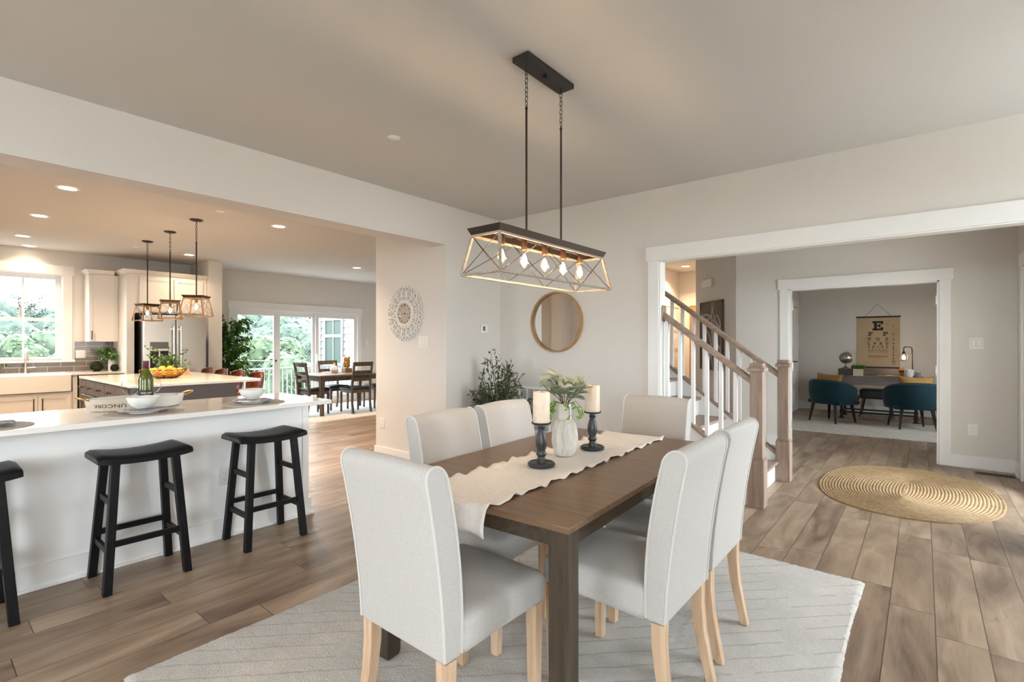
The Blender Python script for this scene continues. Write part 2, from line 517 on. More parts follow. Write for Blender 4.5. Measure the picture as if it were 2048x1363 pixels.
# ------------------------------------------------------------------ mesh helpers
class MB:
    def __init__(s):
        s.v, s.f, s.sm = [], [], []

    def add(s, vs, fs, smooth=False, tf=None):
        o = len(s.v)
        s.v += [tuple(tf(*p)) if tf else tuple(p) for p in vs]
        s.f += [tuple(i + o for i in f) for f in fs]
        s.sm += [smooth] * len(fs)
        return s

    def box(s, x0, x1, y0, y1, z0, z1, tf=None):
        v = [(x, y, z) for z in (z0, z1) for y in (y0, y1) for x in (x0, x1)]
        return s.add(v, [(0, 2, 3, 1), (4, 5, 7, 6), (0, 1, 5, 4), (1, 3, 7, 5), (3, 2, 6, 7), (2, 0, 4, 6)], tf=tf)

    def cbox(s, c, d, tf=None):
        return s.box(c[0] - d[0] / 2, c[0] + d[0] / 2, c[1] - d[1] / 2, c[1] + d[1] / 2, c[2] - d[2] / 2, c[2] + d[2] / 2, tf)

    def bar(s, p, q, w, h=None, up=(0, 0, 1), w2=None, h2=None):
        """rectangular bar from p to q (optionally tapering)"""
        h = h or w
        w2, h2 = w2 or w, h2 or h
        p, q = Vector(p), Vector(q)
        d = (q - p).normalized()
        u = Vector(up)
        if abs(d.dot(u)) > .98:
            u = Vector((0, 1, 0))
        a = d.cross(u).normalized()
        b = a.cross(d).normalized()
        v = []
        for c, ww, hh in ((p, w, h), (q, w2, h2)):
            for sx, sy in ((-1, -1), (1, -1), (1, 1), (-1, 1)):
                v.append(tuple(c + a * sx * ww / 2 + b * sy * hh / 2))
        return s.add(v, [(0, 1, 2, 3), (7, 6, 5, 4), (0, 4, 5, 1), (1, 5, 6, 2), (2, 6, 7, 3), (3, 7, 4, 0)])

    def tube(s, pts, r, n=8, cap=True, closed=False):
        pts = [Vector(p) for p in pts]
        rs = r if isinstance(r, (list, tuple)) else [r] * len(pts)
        v, f = [], []
        K = len(pts)
        prev = None
        for k, p in enumerate(pts):
            if closed:
                d = (pts[(k + 1) % K] - pts[k - 1])
            else:
                d = pts[min(k + 1, K - 1)] - pts[max(k - 1, 0)]
            d.normalize()
            if prev is None:
                u = Vector((0, 0, 1)) if abs(d.z) < .9 else Vector((1, 0, 0))
                a = d.cross(u).normalized()
            else:
                a = (prev - d * prev.dot(d))
                if a.length < 1e-6:
                    a = d.orthogonal()
                a.normalize()
            prev = a
            b = d.cross(a)
            for j in range(n):
                t = 2 * pi * j / n
                v.append(tuple(p + (a * cos(t) + b * sin(t)) * rs[k]))
        R = K if closed else K - 1
        for k in range(R):
            for j in range(n):
                a0, a1 = k * n + j, k * n + (j + 1) % n
                b0, b1 = ((k + 1) % K) * n + j, ((k + 1) % K) * n + (j + 1) % n
                f.append((a0, a1, b1, b0))
        if cap and not closed:
            f.append(tuple(reversed(range(n))))
            f.append(tuple(range((K - 1) * n, K * n)))
        return s.add(v, f, True)

    def lathe(s, prof, n=24, c=(0, 0, 0), sx=1, sy=1, a0=0, tf=None):
        v, f = [], []
        for r, z in prof:
            for j in range(n):
                t = 2 * pi * j / n + a0
                v.append((c[0] + r * cos(t) * sx, c[1] + r * sin(t) * sy, c[2] + z))
        for k in range(len(prof) - 1):
            for j in range(n):
                f.append((k * n + j, k * n + (j + 1) % n, (k + 1) * n + (j + 1) % n, (k + 1) * n + j))
        if prof[0][0] > 1e-5:
            f.append(tuple(reversed(range(n))))
        if prof[-1][0] > 1e-5:
            f.append(tuple(range((len(prof) - 1) * n, len(prof) * n)))
        return s.add(v, f, True, tf)

    def sphere(s, c, r, nu=14, nv=9, rz=None):
        prof = [(max(1e-6, sin(pi * k / nv)) * r, -cos(pi * k / nv) * (rz or r)) for k in range(nv + 1)]
        return s.lathe(prof, nu, c)

    def prism(s, poly, z0, z1, tf=None):
        """polygon in x,y pushed along z; tf may turn it elsewhere"""
        n = len(poly)
        v = [(p[0], p[1], z0) for p in poly] + [(p[0], p[1], z1) for p in poly]
        f = [tuple(reversed(range(n))), tuple(range(n, 2 * n))]
        f += [(k, (k + 1) % n, n + (k + 1) % n, n + k) for k in range(n)]
        return s.add(v, f, tf=tf)

    def grid(s, fn, nu, nv, smooth=True, wrap=False):
        v, f = [], []
        for a in range(nu + 1):
            for b in range(nv + 1):
                v.append(tuple(fn(a / nu, b / nv)))
        for a in range(nu):
            for b in range(nv):
                k = a * (nv + 1) + b
                f.append((k, k + nv + 1, k + nv + 2, k + 1))
        return s.add(v, f, smooth)

    def rbox(s, x0, x1, y0, y1, z0, z1, r, n=5, m=3, warp=None):
        """soft-edged block; warp bends every point"""
        nn_ = n if isinstance(n, tuple) else (n, n, n)
        lo, hi = (x0, y0, z0), (x1, y1, z1)
        r = min(r, (x1 - x0) / 2.01, (y1 - y0) / 2.01, (z1 - z0) / 2.01)

        def axis(a, b, n):
            c = [a + r * (1 - cos(k * pi / 2 / m)) for k in range(m + 1)]
            c += [a + r + (b - a - 2 * r) * k / n for k in range(1, n)]
            c += [b - r * (1 - cos((m - k) * pi / 2 / m)) for k in range(m + 1)]
            return c
        ax = [axis(lo[i], hi[i], nn_[i]) for i in range(3)]
        idx, v, f = {}, [], []

        def vert(p):
            key = (round(p[0], 5), round(p[1], 5), round(p[2], 5))
            if key not in idx:
                q = [min(max(p[i], lo[i] + r), hi[i] - r) for i in range(3)]
                d = Vector(p) - Vector(q)
                if d.length > 1e-9:
                    d = d.normalized() * r
                pp = Vector(q) + d
                idx[key] = len(v)
                v.append(tuple(warp(*pp)) if warp else tuple(pp))
            return idx[key]
        for d in range(3):
            a, b = [(1, 2), (2, 0), (0, 1)][d]
            for e, side in ((0, lo[d]), (1, hi[d])):
                for i in range(len(ax[a]) - 1):
                    for j in range(len(ax[b]) - 1):
                        q = []
                        for ii, jj in ((i, j), (i + 1, j), (i + 1, j + 1), (i, j + 1)):
                            p = [0, 0, 0]
                            p[d], p[a], p[b] = side, ax[a][ii], ax[b][jj]
                            q.append(vert(p))
                        if len(set(q)) >= 3:
                            f.append(tuple(q if e else reversed(q)))
        return s.add(v, f, True)

    def text(s, body, size, tf, bold=0.0, align='CENTER', spacing=1.0, xs=1.0):
        cu = bpy.data.curves.new('t', 'FONT')
        cu.body, cu.size, cu.align_x, cu.offset, cu.space_character = body, size, align, bold, spacing
        cu.resolution_u = 3
        ob = bpy.data.objects.new('t', cu)
        me = bpy.data.meshes.new_from_object(ob)
        v = [(p.co.x * xs, p.co.y, 0) for p in me.vertices]
        f = [tuple(p.vertices) for p in me.polygons]
        s.add(v, f, tf=tf)
        bpy.data.objects.remove(ob)
        bpy.data.curves.remove(cu)
        bpy.data.meshes.remove(me)
        return s

    def build(s, name, m, parent=None, bevel=0, seg=2, loc=None, rot=None, flat=False):
        me = bpy.data.meshes.new(name)
        me.from_pydata(s.v, [], s.f)
        me.materials.append(M[m] if isinstance(m, str) else m)
        if any(s.sm) and not flat:
            me.polygons.foreach_set('use_smooth', s.sm)
            me.update()
            me.set_sharp_from_angle(angle=radians(42))
        me.update()
        o = bpy.data.objects.new(name, me)
        COL.objects.link(o)
        if parent:
            o.parent = parent
        if loc:
            o.location = loc
        if rot:
            o.rotation_euler = rot
        if bevel:
            b = o.modifiers.new('soft edge', 'BEVEL')
            b.width, b.segments, b.limit_method, b.angle_limit = bevel, seg, 'ANGLE', radians(35)
        return o


def tag(o, label, cat, group=None, kind=None):
    o['label'], o['category'] = label, cat
    if group:
        o['group'] = group
    if kind:
        o['kind'] = kind
    return o


def thing(name, label, cat, loc=(0, 0, 0), rz=0, group=None):
    o = bpy.data.objects.new(name, None)
    o.empty_display_size = .05
    COL.objects.link(o)
    o.location, o.rotation_euler = loc, (0, 0, rz)
    return tag(o, label, cat, group)


def struct(name, mb, m, parent=None, bevel=0):
    o = mb.build(name, m, parent, bevel)
    if not parent:
        o['kind'] = 'structure'
    return o


def dup(root, loc, rz, label, group=None):
    """copy of a thing with copies of its parts and their parts"""
    r = root.copy()
    COL.objects.link(r)
    r.location, r.rotation_euler = loc, (0, 0, rz)
    r['label'] = label
    if group:
        r['group'] = group
    def kids(a, b):
        for ch in a.children:
            c = ch.copy()
            COL.objects.link(c)
            c.parent = b
            kids(ch, c)
    kids(root, r)
    return r


def lamp(name, loc, energy, col, parent=None, size=.05, kind='POINT', spread=None):
    l = bpy.data.lights.new(name, kind)
    l.energy, l.color = energy, col
    if kind == 'AREA':
        l.shape, l.size = 'DISK', size
        if spread:
            l.spread = spread
    else:
        l.shadow_soft_size = size
    o = bpy.data.objects.new(name, l)
    o.location = loc
    COL.objects.link(o)
    if parent:
        o.parent = parent
    return o


def leaf(mb, p, d, n, L, W, fold=.25, droop=.15):
    """one folded leaf blade: base p, direction d, up n"""
    d = Vector(d).normalized()
    n = Vector(n)
    a = d.cross(n)
    if a.length < 1e-4:
        a = d.orthogonal()
    a.normalize()
    n = a.cross(d)
    p = Vector(p)
    v = [p, p + d * L * .35 + a * W / 2 + n * W * fold, p + d * L * .38, p + d * L * .35 - a * W / 2 + n * W * fold,
         p + d * L * .72 + a * W * .38 + n * (W * fold - L * droop * .5), p + d * L * .72 - n * L * droop * .5, p + d * L * .72 - a * W * .38 + n * (W * fold - L * droop * .5), p + d * L - n * L * droop]
    mb.add([tuple(x) for x in v], [(0, 1, 2), (0, 2, 3), (1, 4, 5, 2), (2, 5, 6, 3), (4, 7, 5), (5, 7, 6)], True)


def rv(s=1.0):
    while True:
        v = Vector((random.uniform(-1, 1), random.uniform(-1, 1), random.uniform(-1, 1)))
        if .05 < v.length < 1:
            return v.normalized() * s

# ------------------------------------------------------------------ the setting
CEIL = 2.75
struct('floor', MB().box(-10.4, 2.1, -5.1, 12.0, -.12, 0), 'floor')
struct('ceiling', MB().box(-10.4, 2.1, -5.1, 12.0, CEIL, CEIL + .12), 'ceiling')
XB, XBK = -3.78, -4.007
struct('wall_left', MB().box(XBK, XB, -5.0, 3.53, 2.345, CEIL).box(-4.98, XB, 3.53, 9.97, 0, CEIL).box(XBK, XB, -5.0, -1.35, 0, 2.345), 'wall')
YB, YB2 = 4.38, 4.48
struct('wall_back', MB().box(XB, -1.865, YB, YB2, 0, CEIL).box(-1.865, .62, YB, YB2, 2.09, CEIL).box(.62, 2.1, YB, YB2, 0, CEIL), 'wall')
struct('wall_foyer', MB().box(-1.987, -1.345, 7.26, 7.38, 0, CEIL).box(-1.345, .135, 7.26, 7.38, 2.03, CEIL).box(.135, 1.4, 7.26, 7.38, 0, CEIL)
       .prism([(-1.987, 7.26), (-1.987, 9.97), (-2.83, 9.97), (-2.83, 8.103)], 0, CEIL), 'wall')
struct('wall_entry', MB().box(.747, .86, YB2, 5.1, 0, CEIL).box(.747, .86, 6.85, 7.26, 0, CEIL).box(.747, .86, 5.1, 6.85, 2.1, CEIL).box(.747, .86, 5.1, 6.85, 0, .06), 'wall')
struct('wall_hall', MB().box(-3.78, -2.83, 9.85, 9.97, 0, CEIL), 'wall')
struct('wall_office', MB().box(-2.1, 1.42, 11.78, 11.9, 0, CEIL).box(-2.1, -1.99, 9.97, 11.78, 0, CEIL)
       .box(1.3, 1.42, 7.38, 8.9, 0, CEIL).box(1.3, 1.42, 9.7, 11.78, 0, CEIL).box(1.3, 1.42, 8.9, 9.7, 0, .8).box(1.3, 1.42, 8.9, 9.7, 2.0, CEIL), 'wall')
XK, XK2 = -10.25, -10.38
struct('wall_kitchen', MB().box(XK2, XK, -2.6, .69, 0, CEIL).box(XK2, XK, .69, 1.55, 0, 1.075).box(XK2, XK, .69, 1.55, 2.385, CEIL)
       .box(XK2, XK, 1.55, 4.01, 0, CEIL).box(XK2, XK, 4.01, 6.765, 2.02, CEIL).box(XK2, XK, 6.765, 8.0, 0, CEIL), 'wall')
struct('wall_partition', MB().box(XK, -9.42, 3.295, 3.51, 0, CEIL), 'wall')
struct('wall_nook', MB().box(XK2, -4.98, 7.95, 8.07, 0, CEIL), 'wall')
struct('wall_rear', MB().box(-10.38, -7.9, -2.72, -2.6, 0, CEIL).box(-6.1, -4.7, -2.72, -2.6, 0, .75).box(-6.1, -4.7, -2.72, -2.6, 2.25, CEIL).box(-7.9, -6.1, -2.72, -2.6, 0, CEIL).box(-7.55, -7.25, -2.6, -2.1, 0, CEIL).box(-4.7, -4.0, -2.72, -2.6, 0, CEIL).box(-4.0, -3.35, -5.12, -5.0, 0, CEIL)
       .box(-3.35, -1.85, -5.12, -5.0, 0, CEIL).box(-.05, 1.45, -5.12, -5.0, 0, CEIL).box(-1.85, -.05, -5.12, -5.0, 0, .75).box(-1.85, -.05, -5.12, -5.0, 2.25, CEIL).box(1.45, 2.1, -5.12, -5.0, 0, CEIL), 'wall')
mb = MB()
for a, b in ((-5.0, -3.3), (-1.3, 2.9), (4.2, YB)):
    mb.box(2.0, 2.12, a, b, 0, CEIL)
for a, b, c, d in ((-3.3, -1.3, .55, 2.4), (2.9, 4.2, .6, 2.3)):
    mb.box(2.0, 2.12, a, b, 0, c).box(2.0, 2.12, a, b, d, CEIL)
struct('wall_front', mb, 'wall')
struct('wall_backsplash', MB().box(XK, -10.238, -2.0, .565, .90, 1.36).box(XK, -10.238, .565, 1.69, .90, 1.045).box(XK, -10.238, 1.69, 2.165, .90, 1.36), 'tile')

# baseboards
BH, BT = .135, .016


def board(name, segs):
    mb = MB()
    for a, b, nx, ny in segs:
        (x0, y0), (x1, y1) = a, b
        p = [(x0, y0), (x1, y1), (x1 + nx * BT, y1 + ny * BT), (x0 + nx * BT, y0 + ny * BT)]
        mb.prism(p, 0, BH)
        p2 = [(x0, y0), (x1, y1), (x1 + nx * (BT + .012), y1 + ny * (BT + .012)), (x0 + nx * (BT + .012), y0 + ny * (BT + .012))]
        mb.prism(p2, 0, .018)
    struct(name, mb, 'trim', None, .002)


board('baseboard_left', [((-4.98 - BT, 3.53), (XB + BT, 3.53), 0, -1), ((XB, 3.53), (XB, YB), 1, 0), ((-4.98, 3.53), (-4.98, 7.95), -1, 0)])
board('baseboard_back', [((XB + BT, YB), (-1.966, YB), 0, -1), ((.74, YB), (2.0, YB), 0, -1)])
board('baseboard_foyer', [((.235, 7.26), (.747, 7.26), 0, -1), ((-1.987, 7.26), (-1.45, 7.26), 0, -1), ((-2.83, 8.103), (-1.987, 7.26), -.707, -.707)])
board('baseboard_entry', [((.747, 7.0), (.747, 7.26), -1, 0), ((.747, 4.48), (.747, 4.98), -1, 0)])
board('baseboard_office', [((-1.99, 11.78), (1.3, 11.78), 0, -1), ((-1.99, 7.5), (-1.99, 10.88), 1, 0)])
board('baseboard_kitchen', [((XK, 3.53), (XK, 3.95), 1, 0), ((XK, 6.84), (XK, 7.95), 1, 0), ((XK, 3.51), (-9.42, 3.51), 0, 1)])
board('baseboard_hall', [((-2.83, 8.15), (-2.83, 9.8), -1, 0)])


def casing_y(name, y, x0, x1, top, w=.1, hh=.13, ears=.02, out=-1, left=True, right=True):
    """door casing on a wall that faces -y"""
    mb = MB()
    ya, yb = (y - .018, y) if out < 0 else (y, y + .018)
    if left:
        mb.box(x0 - w, x0, ya, yb, 0, top)
    if right:
        mb.box(x1, x1 + w, ya, yb, 0, top)
    mb.box(x0 - (w + ears if left else 0), x1 + (w + ears if right else 0), ya - .004, yb, top, top + hh)
    return mb


# wide cased opening to the foyer, cased office door
mb = casing_y('t', YB, -1.865, .62, 2.088)
mb.box(-1.865, -1.85, YB - .006, YB2 + .006, 0, 2.09).box(.605, .62, YB - .006, YB2 + .006, 0, 2.09).box(-1.865, .62, YB - .006, YB2 + .006, 2.078, 2.09)
struct('trim_1', mb, 'trim', None, .002)
mb = casing_y('t', 7.26, -1.345, .135, 2.03)
mb.box(-1.345, -1.325, 7.254, 7.386, 0, 2.03).box(.115, .135, 7.254, 7.386, 0, 2.03).box(-1.345, .135, 7.254, 7.386, 2.012, 2.03)
t2 = struct('trim_2', mb, 'trim', None, .002)
for hz in (.28, 1.03, 1.82):
    for hx in (-1.322, .112):
        h = MB().box(hx - .003, hx + .003, 7.34, 7.385, hz - .05, hz + .05).tube([(hx, 7.388, hz - .052), (hx, 7.388, hz + .052)], .006, 8)
        h.build('hinge', 'nickel', t2)
# entry door casing, glazed entry
mb = MB().box(.730, .747, 6.86, 6.97, 0, 2.08).box(.730, .747, 4.99, 5.1, 0, 2.08).box(.728, .747, 4.97, 6.99, 2.08, 2.2)
struct('trim_3', mb, 'trim', None, .002)
mb = MB().box(.78, .84, 5.1, 5.15, .06, 2.1).box(.78, .84, 6.35, 6.85, .06, 2.1).box(.78, .84, 5.15, 6.35, 2.05, 2.1).box(.78, .84, 5.15, 6.35, .06, .16).box(.78, .84, 5.72, 5.78, .16, 2.05)
d = struct('door_1', mb, 'trim', None, .003)
MB().box(.806, .812, 5.15, 6.35, .16, 2.05).build('pane', 'pane', d)


def window_x(name, x, y0, y1, z0, z1, bars=(), f=.05, dep=.07):
    """window set in a wall of constant x; bars are y positions of mullions"""
    mb = MB().box(x, x + dep, y0, y0 + f, z0, z1).box(x, x + dep, y1 - f, y1, z0, z1).box(x, x + dep, y0 + f, y1 - f, z1 - f, z1).box(x, x + dep, y0 + f, y1 - f, z0, z0 + f)
    for b in bars:
        mb.box(x, x + dep, b - f / 2, b + f / 2, z0 + f, z1 - f)
    o = struct(name, mb, 'trim', None, .003)
    MB().box(x + dep * .5, x + dep * .5 + .006, y0 + f, y1 - f, z0 + f, z1 - f).build('pane', 'pane', o)
    return o


window_x('window_2', 2.03, 2.9, 4.2, .6, 2.3, (3.55,))
window_x('window_6', 2.03, -3.3, -1.3, .55, 2.4, (-2.3,))
window_x('window_3', 1.33, 8.9, 9.7, .8, 2.0, (9.3,))
mb = MB()
for b in (-1.85, -.975, -.1):
    mb.box(b, b + .05, -5.1, -5.03, .75, 2.25)
mb.box(-1.8, -.1, -5.1, -5.03, 2.2, 2.25).box(-1.8, -.1, -5.1, -5.03, .75, .8)
o = struct('window_4', mb, 'trim', None, .003)
MB().box(-1.8, -.1, -5.068, -5.062, .8, 2.2).build('pane', 'pane', o)
mb = MB().box(-6.1, -6.05, -2.7, -2.63, .75, 2.25).box(-4.75, -4.7, -2.7, -2.63, .75, 2.25).box(-6.05, -4.75, -2.7, -2.63, 2.2, 2.25).box(-6.05, -4.75, -2.7, -2.63, .75, .8).box(-5.43, -5.37, -2.7, -2.63, .8, 2.2)
o = struct('window_5', mb, 'trim', None, .003)
MB().box(-6.05, -4.75, -2.668, -2.662, .8, 2.2).build('pane', 'pane', o)

# window over the sink: casing, jambs, two sashes with a centre bar, stool
mb = MB().box(XK, XK + .018, .58, .69, 1.06, 2.385).box(XK, XK + .018, 1.55, 1.66, 1.06, 2.385).box(XK, XK + .024, .56, 1.68, 2.385, 2.525)
mb.box(-10.37, XK, .69, .70, 1.075, 2.385).box(-10.37, XK, 1.54, 1.55, 1.075, 2.385).box(-10.37, XK, .69, 1.55, 2.375, 2.385)
win = struct('window_1', mb, 'trim', None, .002)
MB().box(-10.37, XK + .05, .55, 1.69, 1.045, 1.075).build('sill', 'trim', win, .006)
sf = .045
up = MB().box(-10.36, -10.33, .70, .70 + sf + .02, 1.67, 2.375).box(-10.36, -10.33, 1.54 - sf - .02, 1.54, 1.67, 2.375).box(-10.36, -10.33, .765, 1.475, 2.31, 2.375).box(-10.36, -10.33, .765, 1.475, 1.67, 1.715).box(-10.355, -10.335, 1.11, 1.13, 1.715, 2.31)
u = up.build('upper_sash', 'trim', win, .003)
MB().box(-10.348, -10.344, .765, 1.475, 1.715, 2.31).build('pane', 'pane', u)
lo = MB().box(-10.328, -10.298, .70, .765, 1.075, 1.715).box(-10.328, -10.298, 1.475, 1.54, 1.075, 1.715).box(-10.328, -10.298, .765, 1.475, 1.67, 1.715).box(-10.328, -10.298, .765, 1.475, 1.075, 1.125).box(-10.323, -10.303, 1.11, 1.13, 1.125, 1.67)
l_ = lo.build('lower_sash', 'trim', win, .003)
MB().box(-10.316, -10.312, .765, 1.475, 1.125, 1.67).build('pane', 'pane', l_)

# sliding glass door of three panels
mb = MB().box(XK, XK + .018, 3.93, 4.03, 0, 2.01).box(XK, XK + .018, 6.745, 6.845, 0, 2.01).box(XK, XK + .024, 3.91, 6.87, 2.01, 2.15)
mb.box(-10.37, XK, 4.01, 4.03, 0, 2.02).box(-10.37, XK, 6.745, 6.765, 0, 2.02).box(-10.37, XK, 4.03, 6.745, 1.985, 2.02).box(-10.37, XK, 4.03, 6.745, 0, .04)
sl = struct('door_2', mb, 'trim', None, .002)
for (a, b, xo) in ((4.03, 4.88, -10.315), (4.88, 5.74, -10.355), (5.72, 6.745, -10.315)):
    st = .075
    p = MB().box(xo, xo + .04, a, a + st, .04, 1.985).box(xo, xo + .04, b - st, b, .04, 1.985).box(xo, xo + .04, a + st, b - st, 1.895, 1.985).box(xo, xo + .04, a + st, b - st, .04, .17)
    p = p.build('sliding_panel', 'trim', sl, .003)
    MB().box(xo + .018, xo + .024, a + st, b - st, .17, 1.895).build('pane', 'pane', p)
MB().box(-10.275, -10.258, 4.83, 4.86, .955, .995).build('latch', 'iron', sl)
MB().tube([(-10.268, 4.05, 1.0), (-10.268, 4.84, .975)], .009, 8).build('security_bar', 'plastic', sl)
MB().rbox(-10.272, -10.235, 5.735, 5.765, .9, 1.1, .008).build('door_handle', 'plastic', sl)

# two hall doors and the office closet door


def panel_door(name, loc, rz, width, height, panels, m, hinge=True):
    """door lying in x-z, face to -y, local origin at lower left"""
    o = MB().box(0, width, 0, .035, .01, height).build(name, m, None, .002, loc=loc, rot=(0, 0, rz))
    o['kind'] = 'structure'
    for (a, b, c, e) in panels:
        MB().box(a, b, -.009, 0, c, e).box(a + .03, b - .03, -.014, -.009, c + .03, e - .03).build('panel', m, o, .003)
    return o


five = [(.1, .7, z, z + .27) for z in (.12, .48, .84, 1.2, 1.56)]
d3 = panel_door('door_3', (XB + .04, 9.6, 0), -pi / 2 + pi, .8, 2.0, [], 'doorwhite')
d3.location = (XB + .04, 9.0, 0)
d3.rotation_euler = (0, 0, pi / 2)
for (a, b, c, e) in five:
    MB().box(a, b, -.009, 0, c, e).box(a + .03, b - .03, -.014, -.009, c + .03, e - .03).build('panel', 'doorwhite', d3, .003)
struct('trim_4', MB().box(XB, XB + .02, 9.8, 9.845, 0, 2.04).box(XB, XB + .02, 8.9, 9.0, 0, 2.04).box(XB, XB + .022, 8.88, 9.845, 2.04, 2.17), 'doorwhite', None, .002)
d4 = panel_door('door_4', (-3.55, 9.81, 0), 0, .6, 2.06, [(.08, .52, .2, .95), (.08, .52, 1.1, 1.63), (.08, .52, 1.76, 1.98)], 'doorwood')
struct('trim_5', MB().box(-3.66, -3.55, 9.83, 9.85, 0, 2.07).box(-2.95, -2.85, 9.83, 9.85, 0, 2.07).box(-3.68, -2.83, 9.826, 9.85, 2.07, 2.2), 'doorwhite', None, .002)
d5 = panel_door('door_5', (-1.953, 10.9, 0), pi / 2, .62, 2.03, [(.1, .52, z, z + .3) for z in (.15, .52, .89, 1.26, 1.63)], 'trim')
for hz in (.4, 1.1, 1.78):
    MB().box(.615, .635, -.012, .0, hz - .05, hz + .05).build('hinge', 'nickel', d5)
MB().tube([(.06, 0, .98), (.06, -.05, .98), (.18, -.055, .98)], .011, 8).build('door_handle', 'bronze', d5)
struct('trim_6', MB().box(-1.99, -1.97, 11.53, 11.63, 0, 2.06).box(-1.99, -1.97, 10.79, 10.89, 0, 2.06).box(-1.99, -1.968, 10.77, 11.65, 2.06, 2.19), 'trim', None, .002)

# ------------------------------------------------------------------ outside the kitchen and nook
gr = struct('ground', MB().box(-120, 60, -90, 110, -3.6, -3.5), 'ground')
struct('ground_bounce_slab', MB().box(-4.2, 9.0, -14.0, -5.13, -.35, -.15).box(-10.4, -4.2, -12.0, -2.74, -.35, -.15).box(2.13, 10.0, -5.1, 13.0, -.35, -.15), 'bounce_slab')  # unseen pale slabs added to bounce skylight up onto the ceiling
dk = struct('deck_floor', MB().box(-12.35, -10.4, -4, 9, -.2, -.1), 'deck')
railing = thing('deck_railing', 'white metal deck railing with slim balusters beyond the sliding door', 'railing', (-12.2, 2.5, -.1))
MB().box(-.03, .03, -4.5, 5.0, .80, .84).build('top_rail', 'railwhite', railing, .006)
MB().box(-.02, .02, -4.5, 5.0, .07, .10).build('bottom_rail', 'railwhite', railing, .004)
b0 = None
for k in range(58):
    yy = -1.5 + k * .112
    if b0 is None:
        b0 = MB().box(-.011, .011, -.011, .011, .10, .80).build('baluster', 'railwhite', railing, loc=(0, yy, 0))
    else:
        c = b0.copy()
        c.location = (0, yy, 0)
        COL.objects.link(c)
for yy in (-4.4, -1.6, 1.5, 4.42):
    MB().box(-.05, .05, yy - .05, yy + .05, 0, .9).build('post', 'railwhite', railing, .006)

ho = thing('neighbouring_house_wing', 'white lap sided house wing with tall window beyond the sliding door', 'house', (-12.0, 7.6, 0))
mb = MB()
mb.box(-1.40, 1.6, .02, 2.0, -3.5, 4.2)
for k in range(34):
    z = -2.4 + k * .19
    for xa, xb in (((-1.36, 1.6),) if (z > 2.06 or z + .19 < .68) else ((-1.36, -1.18), (-.18, 1.6))):
        mb.add([(xa, .018, z + .19), (xb, .018, z + .19), (xb, -.012, z), (xa, -.012, z), (xa, .02, z), (xb, .02, z)], [(0, 3, 2, 1), (3, 4, 5, 2)])
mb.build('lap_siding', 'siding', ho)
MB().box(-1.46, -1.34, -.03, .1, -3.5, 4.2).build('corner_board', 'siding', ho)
fr = MB().box(-1.17, -1.09, -.04, .02, .70, 2.05).box(-.27, -.19, -.04, .02, .70, 2.05).box(-1.09, -.27, -.04, .02, 1.97, 2.05).box(-1.09, -.27, -.04, .02, .70, .79).box(-1.09, -.27, -.035, .02, 1.5, 1.58).box(-.695, -.665, -.03, .02, .79, 1.97)
hw = fr.build('house_window', 'siding', ho)
MB().box(-1.09, -.27, -.012, -.004, .79, 1.97).build('pane', 'outglass', hw)


def crown(mb, c, r, n, size, rz=None):
    """clustered leaf clumps over rounded limbs"""
    c = Vector(c)
    rz = rz or r
    lumps = [(c, .62)]
    for k in range(9):
        d = rv()
        lumps.append((c + Vector((d.x * r * .55, d.y * r * .55, d.z * rz * .5)), random.uniform(.36, .55)))
    for lc, lr in (lumps if r > .9 else []):
        mb.sphere(lc, r * lr * .93, 8, 6, rz * lr * .93)
    for k in range(n):
        lc, lr = random.choice(lumps)
        d = rv()
        p = lc + Vector((d.x * r * lr, d.y * r * lr, d.z * rz * lr)) * random.uniform(.9, 1.05)
        nn = (d + Vector((0, 0, .5)) + rv(.35)).normalized()
        a = nn.orthogonal().normalized()
        a.rotate(Matrix.Rotation(random.uniform(0, 6.3), 3, nn))
        b = nn.cross(a)
        s_ = size * random.uniform(.5, 1.2)
        mb.add([tuple(p + a * s_), tuple(p + b * s_ * .7 + nn * s_ * .15), tuple(p - a * s_), tuple(p - b * s_ * .7 - nn * s_ * .15)], [(0, 1, 2, 3)])


def at(px, dist, z):                                   # a point in the view direction of a photo column, dist metres ahead
    a = (px - 1024) / 999.6
    return (dist * (-sin(YAW) + a * cos(YAW)), dist * (cos(YAW) + a * sin(YAW)), z)


fm = MB()
for (dist, ztop, r, step) in ((62, 7.0, 6.0, 46), (48, 4.9, 4.6, 40), (36, 2.2, 3.4, 38), (28, -.2, 2.6, 40)):
    px = -320
    while px < 820:
        zt = ztop + random.uniform(-1.0, .8)
        if dist > 40 and 560 < px < 740:
            zt -= dist * .03
        if dist > 40 and px < 160:
            zt -= dist * .012
        c = at(px, dist + random.uniform(-4, 4), zt - r * .85)
        crown(fm, c, r * random.uniform(.85, 1.15), 900, r * .05, r * .95)
        px += step * random.uniform(.8, 1.2)
tag(fm.build('woodland', 'tree1'), 'green woodland, haze mixed into its leaf colour, rising beyond the deck railing', 'woodland', kind='stuff')
for (px, dist, zc, r, lab) in ((528, 27, 1.2, 2.5, 'rounded pale green tree seen through the left sliding panel'), (606, 25, .5, 2.2, 'pale green tree behind railing in the middle sliding panel'),
                               (40, 30, 1.6, 2.5, 'pale yellow green tree low in the sink window')):
    c = at(px, dist, 0)
    t = thing('tree', lab, 'tree', (c[0], c[1], -3.5))
    mb = MB()
    crown(mb, (0, 0, zc + 2.2), r, 2600, .12)
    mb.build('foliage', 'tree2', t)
    MB().tube([(0, 0, 0), (.05, 0, 1.5), (0, .05, zc + 2.5)], [.22, .17, .1], 8).build('trunk', 'bark', t)
c = at(38, 44, 0)
t = thing('tree', 'tall sparse tree rising above the treeline in the sink window', 'tree', (c[0], c[1], -3.5))
